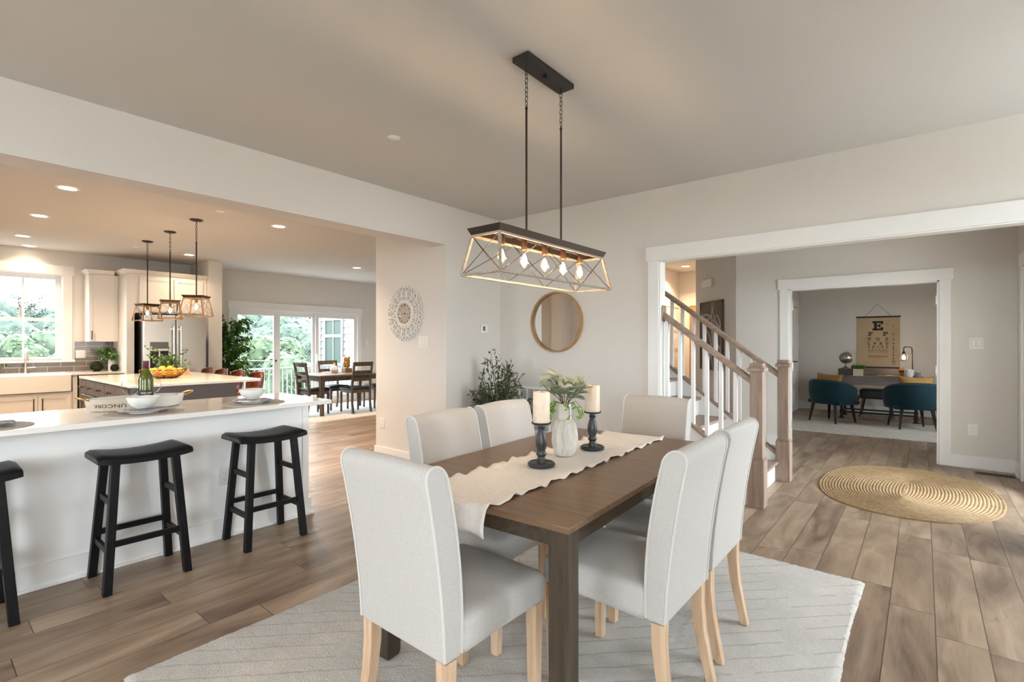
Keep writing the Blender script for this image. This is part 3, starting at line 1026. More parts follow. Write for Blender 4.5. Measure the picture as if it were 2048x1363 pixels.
mb, tk = MB(), MB().tube([(0, 0, 0), (.1, 0, 5), (.0, .1, 8.6)], [.3, .2, .05], 8)
for k in range(11):
    z = 5.6 + k * .27
    d = Vector((random.uniform(-1, 1), random.uniform(-1, 1), .35)).normalized() * random.uniform(.9, 1.8)
    tk.tube([(0, .05, z), tuple(Vector((0, .05, z)) + d)], [.05, .02], 5)
    crown(mb, Vector((0, .05, z)) + d, .75, 260, .07)
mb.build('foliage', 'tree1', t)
tk.build('trunk', 'bark', t)

sg = thing('string_lights', 'sagging string of warm globe bulbs seen through the sink window', 'string lights', (-12.5, 0, 0))
bp = [(.95, 1.53), (1.0, 1.515), (1.06, 1.525), (1.125, 1.535), (1.20, 1.53), (1.36, 1.585), (1.45, 1.58), (1.545, 1.572), (1.635, 1.566), (1.70, 1.56), (1.755, 1.556)]
MB().tube([(0, .2, 1.6)] + [(0, a, b + .03) for a, b in bp] + [(0, 2.6, 1.62)], .003, 5).build('wire', 'iron', sg)
for a, b in bp:
    MB().sphere((0, a, b), .011 if a < 1.3 else .017, 8, 6).build('bulb', 'outbulb', sg)
MB().box(-.03, .03, .1, .16, -1.5, 1.66).box(-.03, .03, 2.55, 2.61, -1.5, 1.66).build('post', 'siding', sg, loc=(0, 0, 0))

# ------------------------------------------------------------------ dining set
TX, TY, TR = -1.355, 2.09, radians(2.7)
RUGZ = .0165
# area rug: soft pile with a ragged edge
ar = MB()
nx, ny = 140, 180


def rugpt(u, v):
    x = (u - .5) * 2.2
    y = (v - .5) * 2.84
    e = min(u, 1 - u, v, 1 - v)
    if e < 1e-6:
        x += random.uniform(-.002, .002) + .006 * sin(v * 14) if u in (0, 1) else 0
        y += random.uniform(-.006, .006) if v in (0, 1) else 0
    z = .0135 + random.uniform(-.002, .002) if e > 1e-6 else .001
    return (x, y, z)


ar.grid(rugpt, nx, ny)
tag(ar.build('area_rug', 'rug', loc=(-1.355, 1.97, 0)), 'large cream carved pile rug lying under the dark dining table', 'rug')

dt = thing('dining_table', 'dark walnut stained rectangular dining table with cream runner on top', 'table', (TX, TY, RUGZ), TR)
TT = .765 - RUGZ
MB().box(-.475, .475, -.815, .815, TT - .021, TT).build('tabletop', 'tabletop', dt, .003)
ap = MB().box(-.46, -.43, -.80, .80, TT - .075, TT - .021).box(.43, .46, -.80, .80, TT - .075, TT - .021).box(-.43, .43, -.80, -.77, TT - .075, TT - .021).box(-.43, .43, .77, .80, TT - .075, TT - .021)
ap.build('apron', 'tableapron', dt, .002)
for sx in (-1, 1):
    for sy in (-1, 1):
        x, y = sx * .429, sy * .769
        a = .036
        lg = MB()
        v, n = [], 0
        prof = [(0, .030), (.02, a), (TT - .021, a)]
        for z, h in prof:
            v += [(x - h, y - h, z), (x + h, y - h, z), (x + h, y + h, z), (x - h, y + h, z)]
        f = [(3, 2, 1, 0), (8, 9, 10, 11)]
        for k in (0, 4):
            for j in range(4):
                f.append((k + j, k + (j + 1) % 4, k + 4 + (j + 1) % 4, k + 4 + j))
        lg.add(v, f)
        lg.build('leg', 'tableleg', dt, .004)

# runner with rippled long edges, hanging over the near end
rn = MB()
NU, NV = 120, 16
LEN0, LEN1 = -.815 - .095, .800


def runpt(u, v):
    t = LEN0 + (LEN1 - LEN0) * u
    s = v * 2 - 1
    edge = max(0, abs(s) - .7) / .3
    hw_ = .187 + .006 * sin(t * 26 + (2 if s > 0 else 0)) * edge
    x = s * hw_
    z = TT + .004 + edge ** 2 * (.006 + .0065 * sin(t * 47 + s * 2) + .004 * sin(t * 83)) + .0012 * sin(t * 31 + s * 3)
    y = t
    if t < -.818:
        over = -.818 - t
        y = -.818 - .006 - .02 * sin(min(1, over / .1) * 1.6) - .006 * sin(s * 7)
        z = TT + .003 - over + .012 * s * s * (1 if s < 0 else .3)
        x *= 1 + .12 * over
        if s > .5:
            z -= .02 * (s - .5) * min(1, over / .1)
    return (x, y, max(z, TT - .2))


rn.grid(runpt, NU, NV)
ro = rn.build('table_runner', 'runner', loc=(TX - .005, TY, RUGZ), rot=(0, 0, radians(1.4)))
tag(ro, 'cream cotton runner with rippled edges laid along the dark table', 'table runner')
so = ro.modifiers.new('thickness', 'SOLIDIFY')
so.thickness = .002
so.offset = 1


def candle_holder(x, y, lab, lab2):
    t = thing('candle_holder', lab, 'candle holder', (x, y, .773), 0, 'turned candle holders on the table')
    MB().lathe([(.06, 0), (.063, .004), (.063, .012), (.058, .017), (.054, .017), (.05, .013), (.022, .015), (.021, .03)], 32).build('base', 'charcoal', t)
    MB().lathe([(.0205, .03), (.017, .034), (.017, .043), (.0235, .05), (.024, .056), (.02, .064), (.018, .07), (.022, .08), (.0265, .095), (.0265, .11), (.023, .135), (.0165, .158), (.014, .165), (.017, .170), (.019, .175), (.015, .18), (.015, .187)], 28).build('stem', 'charcoal', t)
    MB().lathe([(.014, .186), (.03, .189), (.044, .192), (.046, .2), (.044, .2), (.042, .195), (.0001, .195)], 32).build('dish', 'charcoal', t)
    c = thing('pillar_candle', lab2, 'candle', (x, y, .773 + .1955), 0, 'pillar candles on the table')
    MB().lathe([(.0, 0), (.038, 0), (.039, .002), (.039, .138), (.037, .143), (.03, .143), (.02, .139), (.0001, .138)], 32).build('wax', 'wax', c)
    MB().tube([(0, 0, .137), (.001, 0, .150)], .0012, 6).build('wick', 'ink', c)


candle_holder(-1.357, 1.862, 'charcoal turned candle holder nearer the front of the table', 'ivory pillar candle left of the ribbed vase')
candle_holder(-1.362, 2.330, 'charcoal turned candle holder behind the ribbed vase', 'ivory pillar candle behind the vase, on the rear holder')

vs_ = thing('vase', 'whitewashed ribbed vase with narrow neck holding leafy stems', 'vase', (-1.395, 2.115, .773))
bd = MB()
prof = [(.0001, 0), (.042, 0), (.046, .004), (.056, .02), (.064, .05), (.0665, .075), (.065, .105), (.061, .135), (.053, .160), (.042, .175), (.034, .182)]
N_ = 160
v, f = [], []
for k, (r, z) in enumerate(prof):
    for j in range(N_):
        t = 2 * pi * j / N_
        rr = r * (1 + (.013 * cos(t * 32 + .5 * sin(z * 60)) if k > 2 else 0))
        v.append((rr * cos(t), rr * sin(t), z))
for k in range(len(prof) - 1):
    for j in range(N_):
        f.append((k * N_ + j, k * N_ + (j + 1) % N_, (k + 1) * N_ + (j + 1) % N_, (k + 1) * N_ + j))
bd.add(v, f, True).build('body', 'washed', vs_)
nk = MB()
v, f = [], []
np_ = [(.033, .18), (.0325, .186), (.0315, .2), (.0315, .25), (.033, .258), (.0315, .26), (.027, .257), (.026, .2)]
for k, (r, z) in enumerate(np_):
    for j in range(N_):
        t = 2 * pi * j / N_
        rr = r * (1 + (.035 * cos(t * 14) if k in (1, 2, 3) else 0))
        v.append((rr * cos(t), rr * sin(t), z))
for k in range(len(np_) - 1):
    for j in range(N_):
        f.append((k * N_ + j, k * N_ + (j + 1) % N_, (k + 1) * N_ + (j + 1) % N_, (k + 1) * N_ + j))
nk.add(v, f, True).build('neck', 'matte_ceramic', vs_)

bq = thing('leafy_bouquet', 'pale eucalyptus and sprig bouquet standing in the ribbed vase', 'bouquet', (-1.395, 2.115, .773))
random.seed(11)
st, lv, sp = MB(), MB(), MB()
for k in range(15):
    a = 2 * pi * k / 15 + random.uniform(-.2, .2)
    out = random.uniform(.05, .11)
    top = random.uniform(.33, .41) if k % 2 else random.uniform(.29, .34)
    p0, p1 = Vector((cos(a) * .008, sin(a) * .008, .2)), Vector((cos(a) * out * .55, sin(a) * out * .55, (top + .27) / 2))
    p2 = Vector((cos(a) * out, sin(a) * out, top))
    st.tube([p0, Vector((cos(a) * .018, sin(a) * .018, .265)), p1, p2], .0018, 5)
    for q in range(4):
        base = p1.lerp(p2, q / 3) if q else p1 * .8 + Vector((0, 0, .05))
        d = Vector((cos(a + random.uniform(-1.1, 1.1)), sin(a + random.uniform(-1.1, 1.1)), random.uniform(.0, .9)))
        leaf(lv, base, d, Vector((-d.x, -d.y, .9)) + rv(.3), random.uniform(.065, .10), random.uniform(.048, .068), .08, .2)
for k in range(7):
    a = -1.0 + random.uniform(-1.9, 1.9)
    pts = [Vector((cos(a) * .02, sin(a) * .02, .26)), Vector((cos(a) * .055, sin(a) * .055, .27)), Vector((cos(a) * .085, sin(a) * .085, .235)), Vector((cos(a) * .095, sin(a) * .095, .195))]
    st.tube(pts, .0012, 5)
    for q in range(20):
        b_ = pts[1].lerp(pts[3], random.random()) + rv(.01)
        leaf(sp, b_, rv() + Vector((0, 0, -.3)), rv(), .018, .012, .1, .1)
st.build('stem', 'bark', bq)
lv.build('leaves', 'euca', bq)
sp.build('sprig', 'spring', bq)
bq['kind'] = ''
del bq['kind']


# upholstered chairs
def lean(z):
    t = max(0, (z - .375) / .6)
    return -.085 * t ** 1.6


def make_parsons(label, group):
    t = thing('dining_chair', label, 'chair', (0, 0, 0), 0, group)

    def wb(x, y, z):
        k = (z - .375) / .6
        th = .80 + .2 * sin(min(1, max(0, k)) * pi * .8)
        yc = -.2075
        if z > .922:
            q = min(1, (z - .922) / .043)
            y = yc + (y - yc) * sqrt(max(.03, 1 - q * q * .97))
        yy = -.25 + (y + .25) * th
        bow = -.010 * (1 - (x / .215) ** 2) * k
        return (x * (.975 + .025 * k), yy + lean(z) + bow, z + .010 * (1 - (x / .215) ** 2) * max(0, k) ** 6)
    bk = MB().rbox(-.215, .215, -.25, -.165, .375, .965, .012, (9, 3, 40), 3, wb)
    back = bk.build('backrest', 'linen', t)
    for sx in (-1, 1):
        pp = MB()
        zs = [.385 + k * (.92 - .385) / 14 for k in range(15)] + [.922 + .043 * sin(pi / 2 * k / 7) for k in range(1, 8)]
        pts = [wb(sx * .2135, -.2495, z) for z in zs] + [wb(sx * .2135, -.1655, z) for z in reversed(zs)]
        pp.tube(pts, .0048, 6)
        pp.build('piping', 'piping', back)

    def ws(x, y, z):
        u, v_ = x / .222, (y - .03) / .225
        dome = .030 * max(0, 1 - u * u) * max(0, 1 - v_ * v_) if z > .43 else 0
        wx = x * (1.0 + .03 * (y + .17) / .42)
        return (wx, y, z + dome + (.004 * sin(y * 9) if z < .38 else 0))
    MB().rbox(-.215, .215, -.185, .25, .372, .485, .030, 9, 4, ws).build('seat', 'linen', t)
    MB().box(-.17, .17, -.15, .21, .368, .376).build('dust_cover', 'dark', t)
    for sx in (-1, 1):
        x = sx * .185
        MB().bar((x, .215, 0), (x, .215, .374), .034, .034, (0, 1, 0), .047, .047).build('leg', 'oak', t, .003)
        lg = MB()
        ks = [(.0, -.275, .032), (.1, -.252, .036), (.2, -.232, .04), (.3, -.222, .044), (.374, -.222, .046)]
        v, f = [], []
        for z, y, h in ks:
            h /= 2
            v += [(x - h, y - h, z), (x + h, y - h, z), (x + h, y + h, z), (x - h, y + h, z)]
        f += [(3, 2, 1, 0), tuple(range(len(v) - 4, len(v)))]
        for k in range(len(ks) - 1):
            for j in range(4):
                f.append((k * 4 + j, k * 4 + (j + 1) % 4, k * 4 + 4 + (j + 1) % 4, k * 4 + 4 + j))
        lg.add(v, f)
        lg.build('leg', 'oak', t, .003)
    return t


GC = 'cream upholstered chairs around the dining table'
ch0 = make_parsons('cream linen dining chair at the near end, its back toward us', GC)
ch0.location = (-1.285, 1.25, RUGZ)
dup(ch0, (-.912, 1.812, RUGZ), pi / 2 + .0, 'cream linen dining chair on right side of table, nearer the front')
dup(ch0, (-.922, 2.325, RUGZ), pi / 2, 'cream linen dining chair on right side of table, nearer the stairs')
dup(ch0, (-1.625, 1.775, RUGZ), -pi / 2 + radians(2.5), 'cream linen dining chair on left side of table, nearer the front')
dup(ch0, (-1.655, 2.285, RUGZ), -pi / 2 + radians(2.5), 'cream linen dining chair on left side, in front of the olive plant')
dup(ch0, (-1.335, 2.84, RUGZ), pi + radians(2), 'cream linen dining chair at the far end of the table, facing us')

# linear chandelier
cx, cy = -1.524, 2.12
chd = thing('chandelier', 'long black and driftwood cage chandelier with five bulbs over dining table', 'chandelier', (cx, cy, 1.64))
Z = lambda z: z - 1.64
can = MB().box(-.05, .05, -.205, .205, Z(2.724), Z(2.75)).build('canopy', 'iron', chd, .002)
MB().lathe([(.012, -.012), (.013, -.006), (.008, 0)], 14, (0, 0, Z(2.724))).build('canopy_nut', 'iron', can)


def chain(z0, z1, y, n, r=.0017, lw=.008):
    mb = MB()
    L_ = (z1 - z0) / n
    for k in range(n):
        c = z0 + L_ * (k + .5)
        pts = []
        for j in range(12):
            a = 2 * pi * j / 12
            o, h = lw * cos(a), (L_ * .5 + r * 1.2) * sin(a)
            pts.append((o, y, c + h) if k % 2 else (0, y + o, c + h))
        mb.tube(pts, r, 6, closed=True)
    return mb


for yy in (-.155, .152):
    MB().tube([(0, yy, Z(2.724)), (0, yy, Z(2.69))], .003, 6).build('hook', 'iron', can)
    chain(Z(2.515), Z(2.695), yy, 8).build('chain', 'iron', chd)
    MB().tube([(0, yy, Z(1.866)), (0, yy, Z(2.5))], .0055, 10).lathe([(.0075, 0), (.0075, .008), (.004, .012), (.003, .02)], 10, (0, yy, Z(2.498))).build('rod', 'bronze', chd)


def frustum_frame(t, bx, by, tx, ty, z0, z1, k, mlong, mup, wire_l, wire_s, cap_mat, cap=(.012, .03), nX=2):
    """open cage: timber edges, crossed wires, dark cap; half sizes at bottom (bx,by) and top (tx,ty)"""
    B = [(-bx, -by, z0), (bx, -by, z0), (bx, by, z0), (-bx, by, z0)]
    T = [(-tx, -ty, z1), (tx, -ty, z1), (tx, ty, z1), (-tx, ty, z1)]
    fr = MB()
    for ring in (B, T):
        for a in range(4):
            fr.bar(ring[a], ring[(a + 1) % 4], k, k * .8)
    for a in range(4):
        fr.bar(B[a], T[a], k, k, (1, 0, 0))
    fr.build('frame', mlong, t, .0008)
    wr = MB()
    for a in range(4):
        b0, b1, t0, t1 = [Vector(q) for q in (B[a], B[(a + 1) % 4], T[a], T[(a + 1) % 4])]
        n = nX if (b1 - b0).length > .5 else 1
        for q in range(n):
            u0, u1 = q / n, (q + 1) / n
            wr.tube([b0.lerp(b1, u0), t0.lerp(t1, u1)], .0016, 5)
            wr.tube([b0.lerp(b1, u1), t0.lerp(t1, u0)], .0016, 5)
    wr.build('cross_wire', 'bronze', t)
    cp = MB()
    e = cap[0]
    x0, y0, x1, y1 = tx + .004, ty + .004, tx + e + .004, ty + e + .004
    za, zb = z1 + k * .4, z1 + k * .4 + cap[1]
    v = []
    for x, y, z in ((x0, y0, za), (x1, y1, zb)):
        v += [(-x, -y, z), (x, -y, z), (x, y, z), (-x, y, z)]
    i0, i1 = x0 - .02, y0 - .02
    for x, y, z in ((i0, i1, za), (i0, i1, zb - .003)):
        v += [(-x, -y, z), (x, -y, z), (x, y, z), (-x, y, z)]
    f = []
    for j in range(4):
        j2 = (j + 1) % 4
        f += [(j, j2, 4 + j2, 4 + j), (8 + j2, 8 + j, 12 + j, 12 + j2), (j2, j, 8 + j, 8 + j2), (4 + j, 4 + j2, 12 + j2, 12 + j)]
    cp.add(v, f)
    return cp


cp = frustum_frame(chd, .119, .49, .083, .455, .008, Z(1.828), .012, 'driftwood', None, None, None, 'iron', (.014, .03), 3)
cp.box(-.022, .022, -.45, .45, Z(1.848), Z(1.862)).box(-.09, .09, -.165, -.145, Z(1.858), Z(1.866)).box(-.09, .09, .142, .162, Z(1.858), Z(1.866))
cp.build('top_cap', 'bronze', chd)


def bulb_set(t, x, y, ztop, sock=.055, bl=.095, br=.023, energy=2.2):
    s_ = MB().lathe([(.0125, 0), (.015, -.004), (.015, -sock), (.012, -sock - .001)], 18, (x, y, ztop)).build('socket', 'copper', t)
    zb = ztop - sock
    MB().lathe([(.0105, 0), (.0125, -.012), (.019, -.035), (br, -.058), (br * .93, -.072), (br * .62, -.086), (.005, -.094), (.0001, -bl)], 20, (x, y, zb)).build('bulb', 'bulbglass', t)
    MB().lathe([(.0001, -.018), (.006, -.022), (.0125, -.04), (.017, -.056), (.014, -.070), (.0001, -.083)], 12, (x, y, zb)).build('filament', 'filament', s_)
    lamp('bulb_light', (x, y, zb - .05), energy, (1, .68, .38), t, .02)


for k in range(5):
    bulb_set(chd, 0, -.345 + .1725 * k, Z(1.85), energy=5.5)

# wall pieces round the dining room
mr = thing('wall_mirror', 'round mirror in thin honey wood ring on the back wall', 'mirror', (-2.985, YB, 1.558))
rg = MB()
n = 72
v, f = [], []
for k in range(n):
    a = 2 * pi * k / n
    for r, y in ((.318, 0), (.318, -.052), (.300, -.052), (.300, 0)):
        v.append((r * cos(a), y, r * sin(a)))
for k in range(n):
    for j in range(4):
        f.append((k * 4 + j, k * 4 + (j + 1) % 4, ((k + 1) % n) * 4 + (j + 1) % 4, ((k + 1) % n) * 4 + j))
rg.add(v, f, True).build('frame', 'goldwood', mr)
MB().prism([(.301 * cos(2 * pi * k / n), .301 * sin(2 * pi * k / n)) for k in range(n)], .008, .02, lambda x, y, z: (x, -z, y)).build('mirror_glass', 'mirror', mr)

tm = thing('thermostat', 'small white thermostat on the wall beside the olive plant', 'thermostat', (XB, 4.10, 1.494))
MB().rbox(0, .025, -.058, .058, -.052, .052, .008).build('body', 'plastic', tm)
MB().box(.0252, .0262, -.038, -.006, -.02, .028).build('display', 'lcd', tm)

ag = thing('air_return_grille', 'white slatted return air grille low on the back wall', 'grille', (-3.29, YB, .36))
fr = MB().box(-.215, .215, -.012, 0, 0, .03).box(-.215, .215, -.012, 0, .47, .50).box(-.215, -.19, -.012, 0, .03, .47).box(.19, .215, -.012, 0, .03, .47)
for x in (-.095, 0, .095):
    fr.box(x - .004, x + .004, -.012, -.001, .03, .47)
fr.build('frame', 'trim', ag, .001)
MB().box(-.195, .195, -.0015, -.0003, .02, .48).build('backing', 'dark', ag)
slm = MB()
for k in range(33):
    z = .034 + k * .0132
    slm.add([(-.19, -.011, z), (.19, -.011, z), (.19, -.003, z + .0075), (-.19, -.003, z + .0075)], [(0, 1, 2, 3)])
slm.build('slats', 'trim', ag)


def faceplate(name, label, cat, loc, rz, w_, h_, kind, gangs=1, group=None):
    """wall plate facing local -y"""
    t = thing(name, label, cat, loc, rz, group)
    MB().rbox(-w_ / 2, w_ / 2, -.007, 0, -h_ / 2, h_ / 2, .003, 2, 2).build('plate', 'plastic', t)
    if kind == 'switch':
        for g_ in range(gangs):
            x = (g_ - (gangs - 1) / 2) * .046
            MB().box(x - .0165, x + .0165, -.0095, -.006, -.034, .034).build('rocker', 'trim', t, .0015)
            MB().box(x - .018, x + .018, -.0074, -.0069, -.0355, .0355).build('rocker_gap', 'greyslot', t)
    else:
        for z in (-.0195, .0195):
            r = MB().prism([(.0165 * cos(2 * pi * k / 20), max(-.0135, min(.0135, .0165 * sin(2 * pi * k / 20)))) for k in range(20)], .006, .0085, lambda x, y, q: (x, -q, y + z)).build('receptacle', 'trim', t)
            MB().box(-.0075, -.0055, -.0089, -.008, z - .001, z + .007).box(.0055, .0075, -.0089, -.008, z - .001, z + .007).box(-.002, .002, -.0089, -.008, z - .0095, z - .0055).build('slots', 'dark', r)
    return t


CW = 3.53
faceplate('light_switch', 'white triple rocker switch plate below the carved clock', 'light switch', (-4.125, CW, 1.35), 0, .16, .118, 'switch', 3)
faceplate('wall_outlet', 'white outlet plate low on the wall below the clock', 'outlet', (-4.857, CW, .41), 0, .076, .118, 'outlet')
ds = thing('door_stop', 'small white tipped spring door stop on baseboard corner below clock', 'door stop', (-4.996, 3.53, .085))
MB().tube([(0, -.006, 0), (-.075, -.006, .0)], .004, 6).build('spring', 'nickel', ds)
MB().sphere((-.078, -.006, 0), .008, 8, 6).build('tip', 'plastic', ds)

# carved clock
ck = thing('wall_clock', 'chalk white carved round clock on the wall by the kitchen', 'clock', (-4.432, CW, 1.662))
ca = MB()
FY = lambda x, y, z: (x, -z, y)


def ringtube(cxx, czz, rx, rz, r, rot=0, n=12, y=-.012):
    pts = []
    for k in range(n):
        a = 2 * pi * k / n
        px, pz = rx * cos(a), rz * sin(a)
        pts.append((cxx + px * cos(rot) - pz * sin(rot), y, czz + px * sin(rot) + pz * cos(rot)))
    ca.tube(pts, r, 5, closed=True)


NP = 16
for k in range(NP):
    a = 2 * pi * k / NP
    for (rr, rx, rz, w_) in ((.175, .030, .020, .0065), (.222, .032, .027, .0065), (.268, .028, .026, .007)):
        b = a + (pi / NP if rr == .222 else 0)
        ringtube(rr * cos(b), rr * sin(b), rx, rz, w_, b)
    for s_ in (-1, 1):
        pts = []
        for q in range(8):
            u = q / 7
            r = .15 + .145 * u
            b = a + s_ * (.02 + .17 * sin(u * pi))
            pts.append((r * cos(b), -.014 - .004 * sin(u * pi), r * sin(b)))
        ca.tube(pts, [.008] * 7 + [.005], 5)
    ca.sphere((.292 * cos(a + pi / NP), -.012, .292 * sin(a + pi / NP)), .013, 8, 5)
    ca.sphere((.245 * cos(a), -.014, .245 * sin(a)), .011, 8, 5)
for r, w_ in ((.148, .011), (.205, .0045), (.25, .0045)):
    ca.tube([(r * cos(2 * pi * k / 64), -.011, r * sin(2 * pi * k / 64)) for k in range(64)], w_, 6, closed=True)
ca.build('carved_frame', 'clockwhite', ck)
MB().tube([(.128 * cos(2 * pi * k / 64), -.016, .128 * sin(2 * pi * k / 64)) for k in range(64)], .014, 8, closed=True).build('bezel', 'clockwhite', ck)
dl = MB().prism([(.122 * cos(2 * pi * k / 48), .122 * sin(2 * pi * k / 48)) for k in range(48)], .008, .014, FY).build('dial', 'dial', ck)
nm = MB()
for k, s_ in enumerate(('XII', 'I', 'II', 'III', 'IIII', 'V', 'VI', 'VII', 'VIII', 'IX', 'X', 'XI')):
    a = pi / 2 - 2 * pi * k / 12
    rot = a - pi / 2
    nm.text(s_, .026, lambda x, y, z, a=a, rot=rot: (.095 * cos(a) + (x * cos(rot) - (y - .009) * sin(rot)), -.0148, .095 * sin(a) + (x * sin(rot) + (y - .009) * cos(rot))), .001)
nm.build('numerals', 'ink', dl)
hd = MB()
for a, L_, w_ in ((pi + .03, .1, .004), (-.16, .08, .005)):
    hd.bar((0, -.017, 0), (L_ * cos(a), -.017, L_ * sin(a)), w_, .0015, (0, 1, 0), w_ * .4, .0015)
hd.lathe([(.008, 0), (.008, .003), (.0001, .004)], 14, tf=lambda x, y, z: (x, -.015 - z, y))
hd.build('hands', 'ink', ck)
MB().lathe([(.112, 0), (.09, .008), (.05, .013), (.0001, .015)], 36, tf=lambda x, y, z: (x, -.018 - z, y)).build('dome_glass', 'glass', ck)

# olive plant in its pot, by the back wall
random.seed(5)
op = thing('potted_olive_plant', 'bushy olive plant with narrow leaves behind chairs by the wall', 'plant', (-3.42, 3.94, 0))
MB().lathe([(.0001, 0), (.10, 0), (.125, .05), (.135, .26), (.13, .27), (.12, .26), (.0001, .25)], 24).build('pot', 'pot', op)
tk, lv, fr = MB(), MB(), MB()
for k in range(46):
    a = random.uniform(0, 2 * pi)
    sp_ = .33 * sqrt(random.random())
    h = 1.22 - .62 * (sp_ / .33) ** 1.5 + random.uniform(-.12, .06)
    if k < 5:
        a, sp_, h = pi + random.uniform(-.4, .4), .08 + .05 * k, 1.24 - .11 * k
    dx, dy = cos(a) * sp_ * 1.25, sin(a) * sp_ * .75
    p = [Vector((0, 0, .25)), Vector((dx * .15, dy * .15, .5)), Vector((dx * .6, dy * .6, .5 + (h - .5) * .6)), Vector((dx, min(dy, .22), h))]
    tk.tube(p, [.008, .006, .004, .002], 5)
    nl = 48
    for q in range(nl):
        u = random.uniform(.35, 1.02)
        s3 = u * 3
        i = min(2, int(s3))
        b = p[i].lerp(p[i + 1], s3 - i)
        d = (p[i + 1] - p[i]).normalized() + rv(1.0)
        e = b + rv(.035)
        if e.y > .36 or e.x < -.28:
            continue
        leaf(lv, e, d, rv() + Vector((0, 0, .6)), random.uniform(.045, .075), random.uniform(.011, .017), .15, .12)
    if k % 2 == 0:
        fr.sphere(tuple(p[3] + rv(.015)), .010, 7, 5, .013)
tk.build('stems', 'bark', op)
lv.build('foliage', 'olive', op)
fr.build('olives', 'ink', op)

sk = thing('ceiling_sprinkler_cover', 'round white sprinkler cover on the dining ceiling left of chandelier', 'sprinkler cover', (-2.814, 2.141, CEIL))
MB().lathe([(.04, 0), (.04, -.004), (.036, -.007), (.0001, -.008)], 28).build('cover', 'plastic', sk)
MB().lathe([(.044, 0), (.044, -.0015), (.04, -.002)], 28).build('ring', 'trim', sk)

# torchiere lamps added out of view to fill the room; their light comes off the ceiling


def fill_torchiere(x, y, label):
    t = thing('fill_lamp', label, 'added fill lamp', (x, y, 0), 0, 'added fill lamps in the unseen rear of the room')
    MB().lathe([(.0001, .02), (.14, .02), (.15, .012), (.15, 0)], 28).build('base', 'iron', t)
    MB().tube([(0, 0, .015), (0, 0, 1.72)], .012, 10).build('pole', 'iron', t)
    MB().lathe([(.02, 1.70), (.09, 1.72), (.17, 1.78), (.20, 1.83), (.195, 1.83), (.165, 1.787), (.088, 1.728), (.0001, 1.71)], 32).build('lamp_shade', 'ceramic', t)
    l = lamp('fill_uplight', (0, 0, 1.80), FILL_POWER, (.92, .97, 1), t, .26, 'AREA')
    l.rotation_euler = (pi, 0, 0)


fill_torchiere(1.2, -2.6, 'added fill lamp, out of view, by the front windows behind us')
fill_torchiere(-2.9, -2.9, 'added fill lamp, out of view, by the kitchen wall behind us')

# ------------------------------------------------------------------ breakfast peninsula
pc = thing('peninsula_cabinet', 'white panelled breakfast peninsula base with tall baseboard', 'cabinet', (-3.73, 2.015, 0))
MB().box(-.42, 0, -3.36, -.045, .0, .884).build('panel', 'wwhite', pc, .002)
MB().box(-.425, .008, -.05, 0, 0, .884).build('corner_post', 'wwhite', pc, .003)
MB().box(-.44, .018, -3.36, .016, 0, .13).box(-.452, .034, -3.36, .03, 0, .018).build('baseboard', 'wwhite', pc, .003)
pt = tag(MB().box(-.40, .40, -3.38, 0, 0, .030).build('peninsula_countertop', 'quartz', None, .003, loc=(-3.82, 2.033, .884)), 'glossy white quartz countertop of the breakfast peninsula', 'countertop')
CT = .914
ot = faceplate('wall_outlet', 'white outlet plate on the peninsula panel between two black stools', 'outlet', (-3.728, 1.403, .417), pi / 2, .076, .122, 'outlet')


